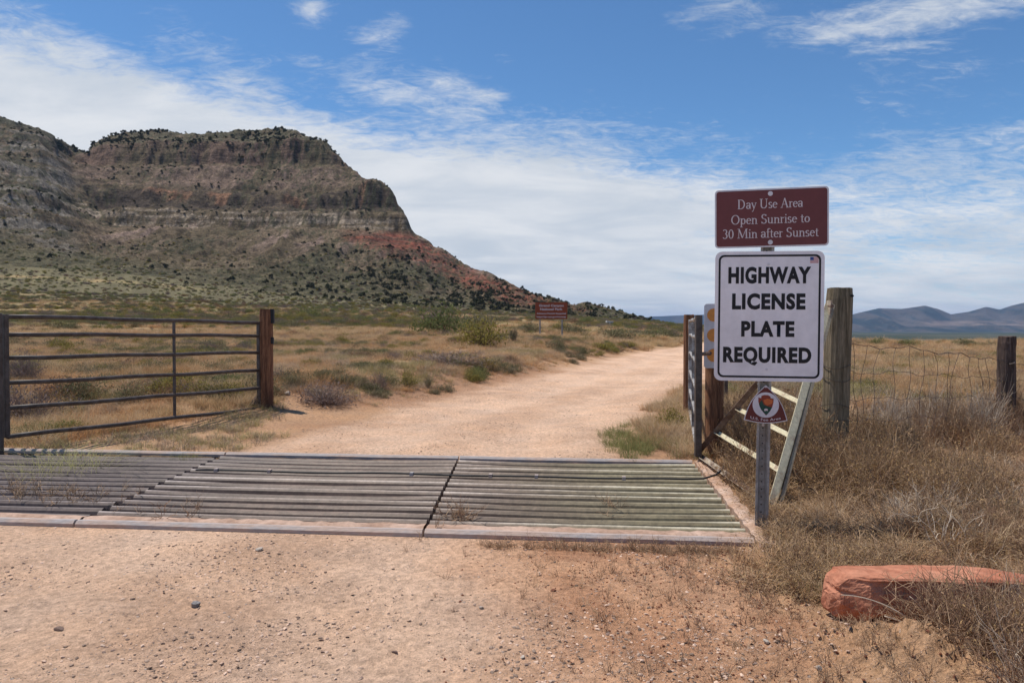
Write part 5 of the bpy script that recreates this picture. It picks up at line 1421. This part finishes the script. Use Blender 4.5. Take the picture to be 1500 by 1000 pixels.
scatter('soil_crumbs', 'crumbs of red soil and grit on the verge', np.stack([x, Y, H(x, Y) + sz * .15], 1), sz, proto_coll('crumb', [(lambda m_: (m_.materials.append(M_sand), m_)[1])(stone_mesh(70 + i, .6, 1)) for i in range(3)]), nproto=3, tilt=.4)

# ------------------------------------------------------------------ junipers on the butte
rg = np.random.default_rng(41)
jm = []
for k in range(4):
    b = MB()
    cs = rg.normal(size=(6, 3)) * .45; cs[:, 2] = np.abs(cs[:, 2]) + .55
    for i in range(130):
        c_ = cs[rg.integers(0, 6)]; p_ = c_ + rg.normal(size=3) * .24; n_ = rg.normal(size=3); n_ /= np.linalg.norm(n_); m_ = np.cross(n_, rg.normal(size=3)); m_ /= np.linalg.norm(m_); s_ = .22
        b.add([p_ - n_ * s_, p_ + m_ * s_, p_ + n_ * s_, p_ - m_ * s_], [(0, 1, 2, 3)])
    lf = b.mesh('juniper', M_juni); tk = MB().tube([(0, 0, -.3), (.03, 0, .5)], [.09, .05], 5).mesh('t', M_bark); jm.append(joined('juniper', lf, tk))
n = 26000; Y = RNG.uniform(430, 1000, n); px_ = RNG.uniform(-60, 1010, n); x = (px_ - 750) / F * Y
z = H(x, Y, False); yp = HOR - (z - EYE) / Y * F
dn = .05 + .9 * (Y > 905) + .80 * np.exp(-(((px_ - 690) / 120) ** 2 + ((yp - 430) / 22) ** 2)) + .5 * np.exp(-(((px_ - 560) / 120) ** 2 + ((yp - 400) / 40) ** 2)) + .35 * (Y > 900) + .12 * ((yp < 320)) + .25 * ((px_ > 700) & (Y < 640))
dn *= sstep(.35, .6, fbm(x / 30, Y / 30, 3, 181)) * 1.1 + .15
ok = (RNG.random(n) < dn * .62) & (yp < 470) & (z > 4); x, Y, z = x[ok], Y[ok], z[ok]
sz = .45 + 1.35 * RNG.random(len(x)) ** 1.6; sz = np.where(Y > 905, sz * 1.35, sz); app = sz / Y; od = np.argsort(-app); x, Y, z, sz = x[od], Y[od], z[od], sz[od]
for i in range(min(290, len(x))):
    o = bpy.data.objects.new('juniper_tree', jm[i % 4]); C.objects.link(o); o.location = (x[i], Y[i], z[i] - .2); o.scale = (sz[i], sz[i], sz[i] * random.uniform(.8, 1.3)); o.rotation_euler = (0, 0, random.uniform(0, 6))
    pxx = 750 + F * x[i] / Y[i]
    row = HOR - (z[i] - EYE) / Y[i] * F; lv = 'high up' if row < 425 else ('halfway up' if row < 448 else 'low down')
    if pxx < 500: zn = 'on the slope at the foot of the main butte'
    elif pxx < 620: zn = 'on the slope under the cliff end of the butte'
    elif pxx < 720: zn = 'in the thicket below the red shoulder'
    elif pxx < 785: zn = 'just left of and above the park board'
    elif pxx < 850: zn = 'behind and right of the park board'
    else: zn = 'on the low end of the ridge beyond the road'
    zl = 'dark juniper ' + lv + ' ' + zn; gg = 'junipers ' + lv + ' ' + zn
    tag(o, zl, 'tree', gg)
scatter('juniper_cover', 'small dark junipers covering the butte', np.stack([x[290:], Y[290:], z[290:] - .2], 1), sz[290:], proto_coll('junipers', jm), nproto=4, tilt=.05)
print('built', len(bpy.data.objects), 'objects')
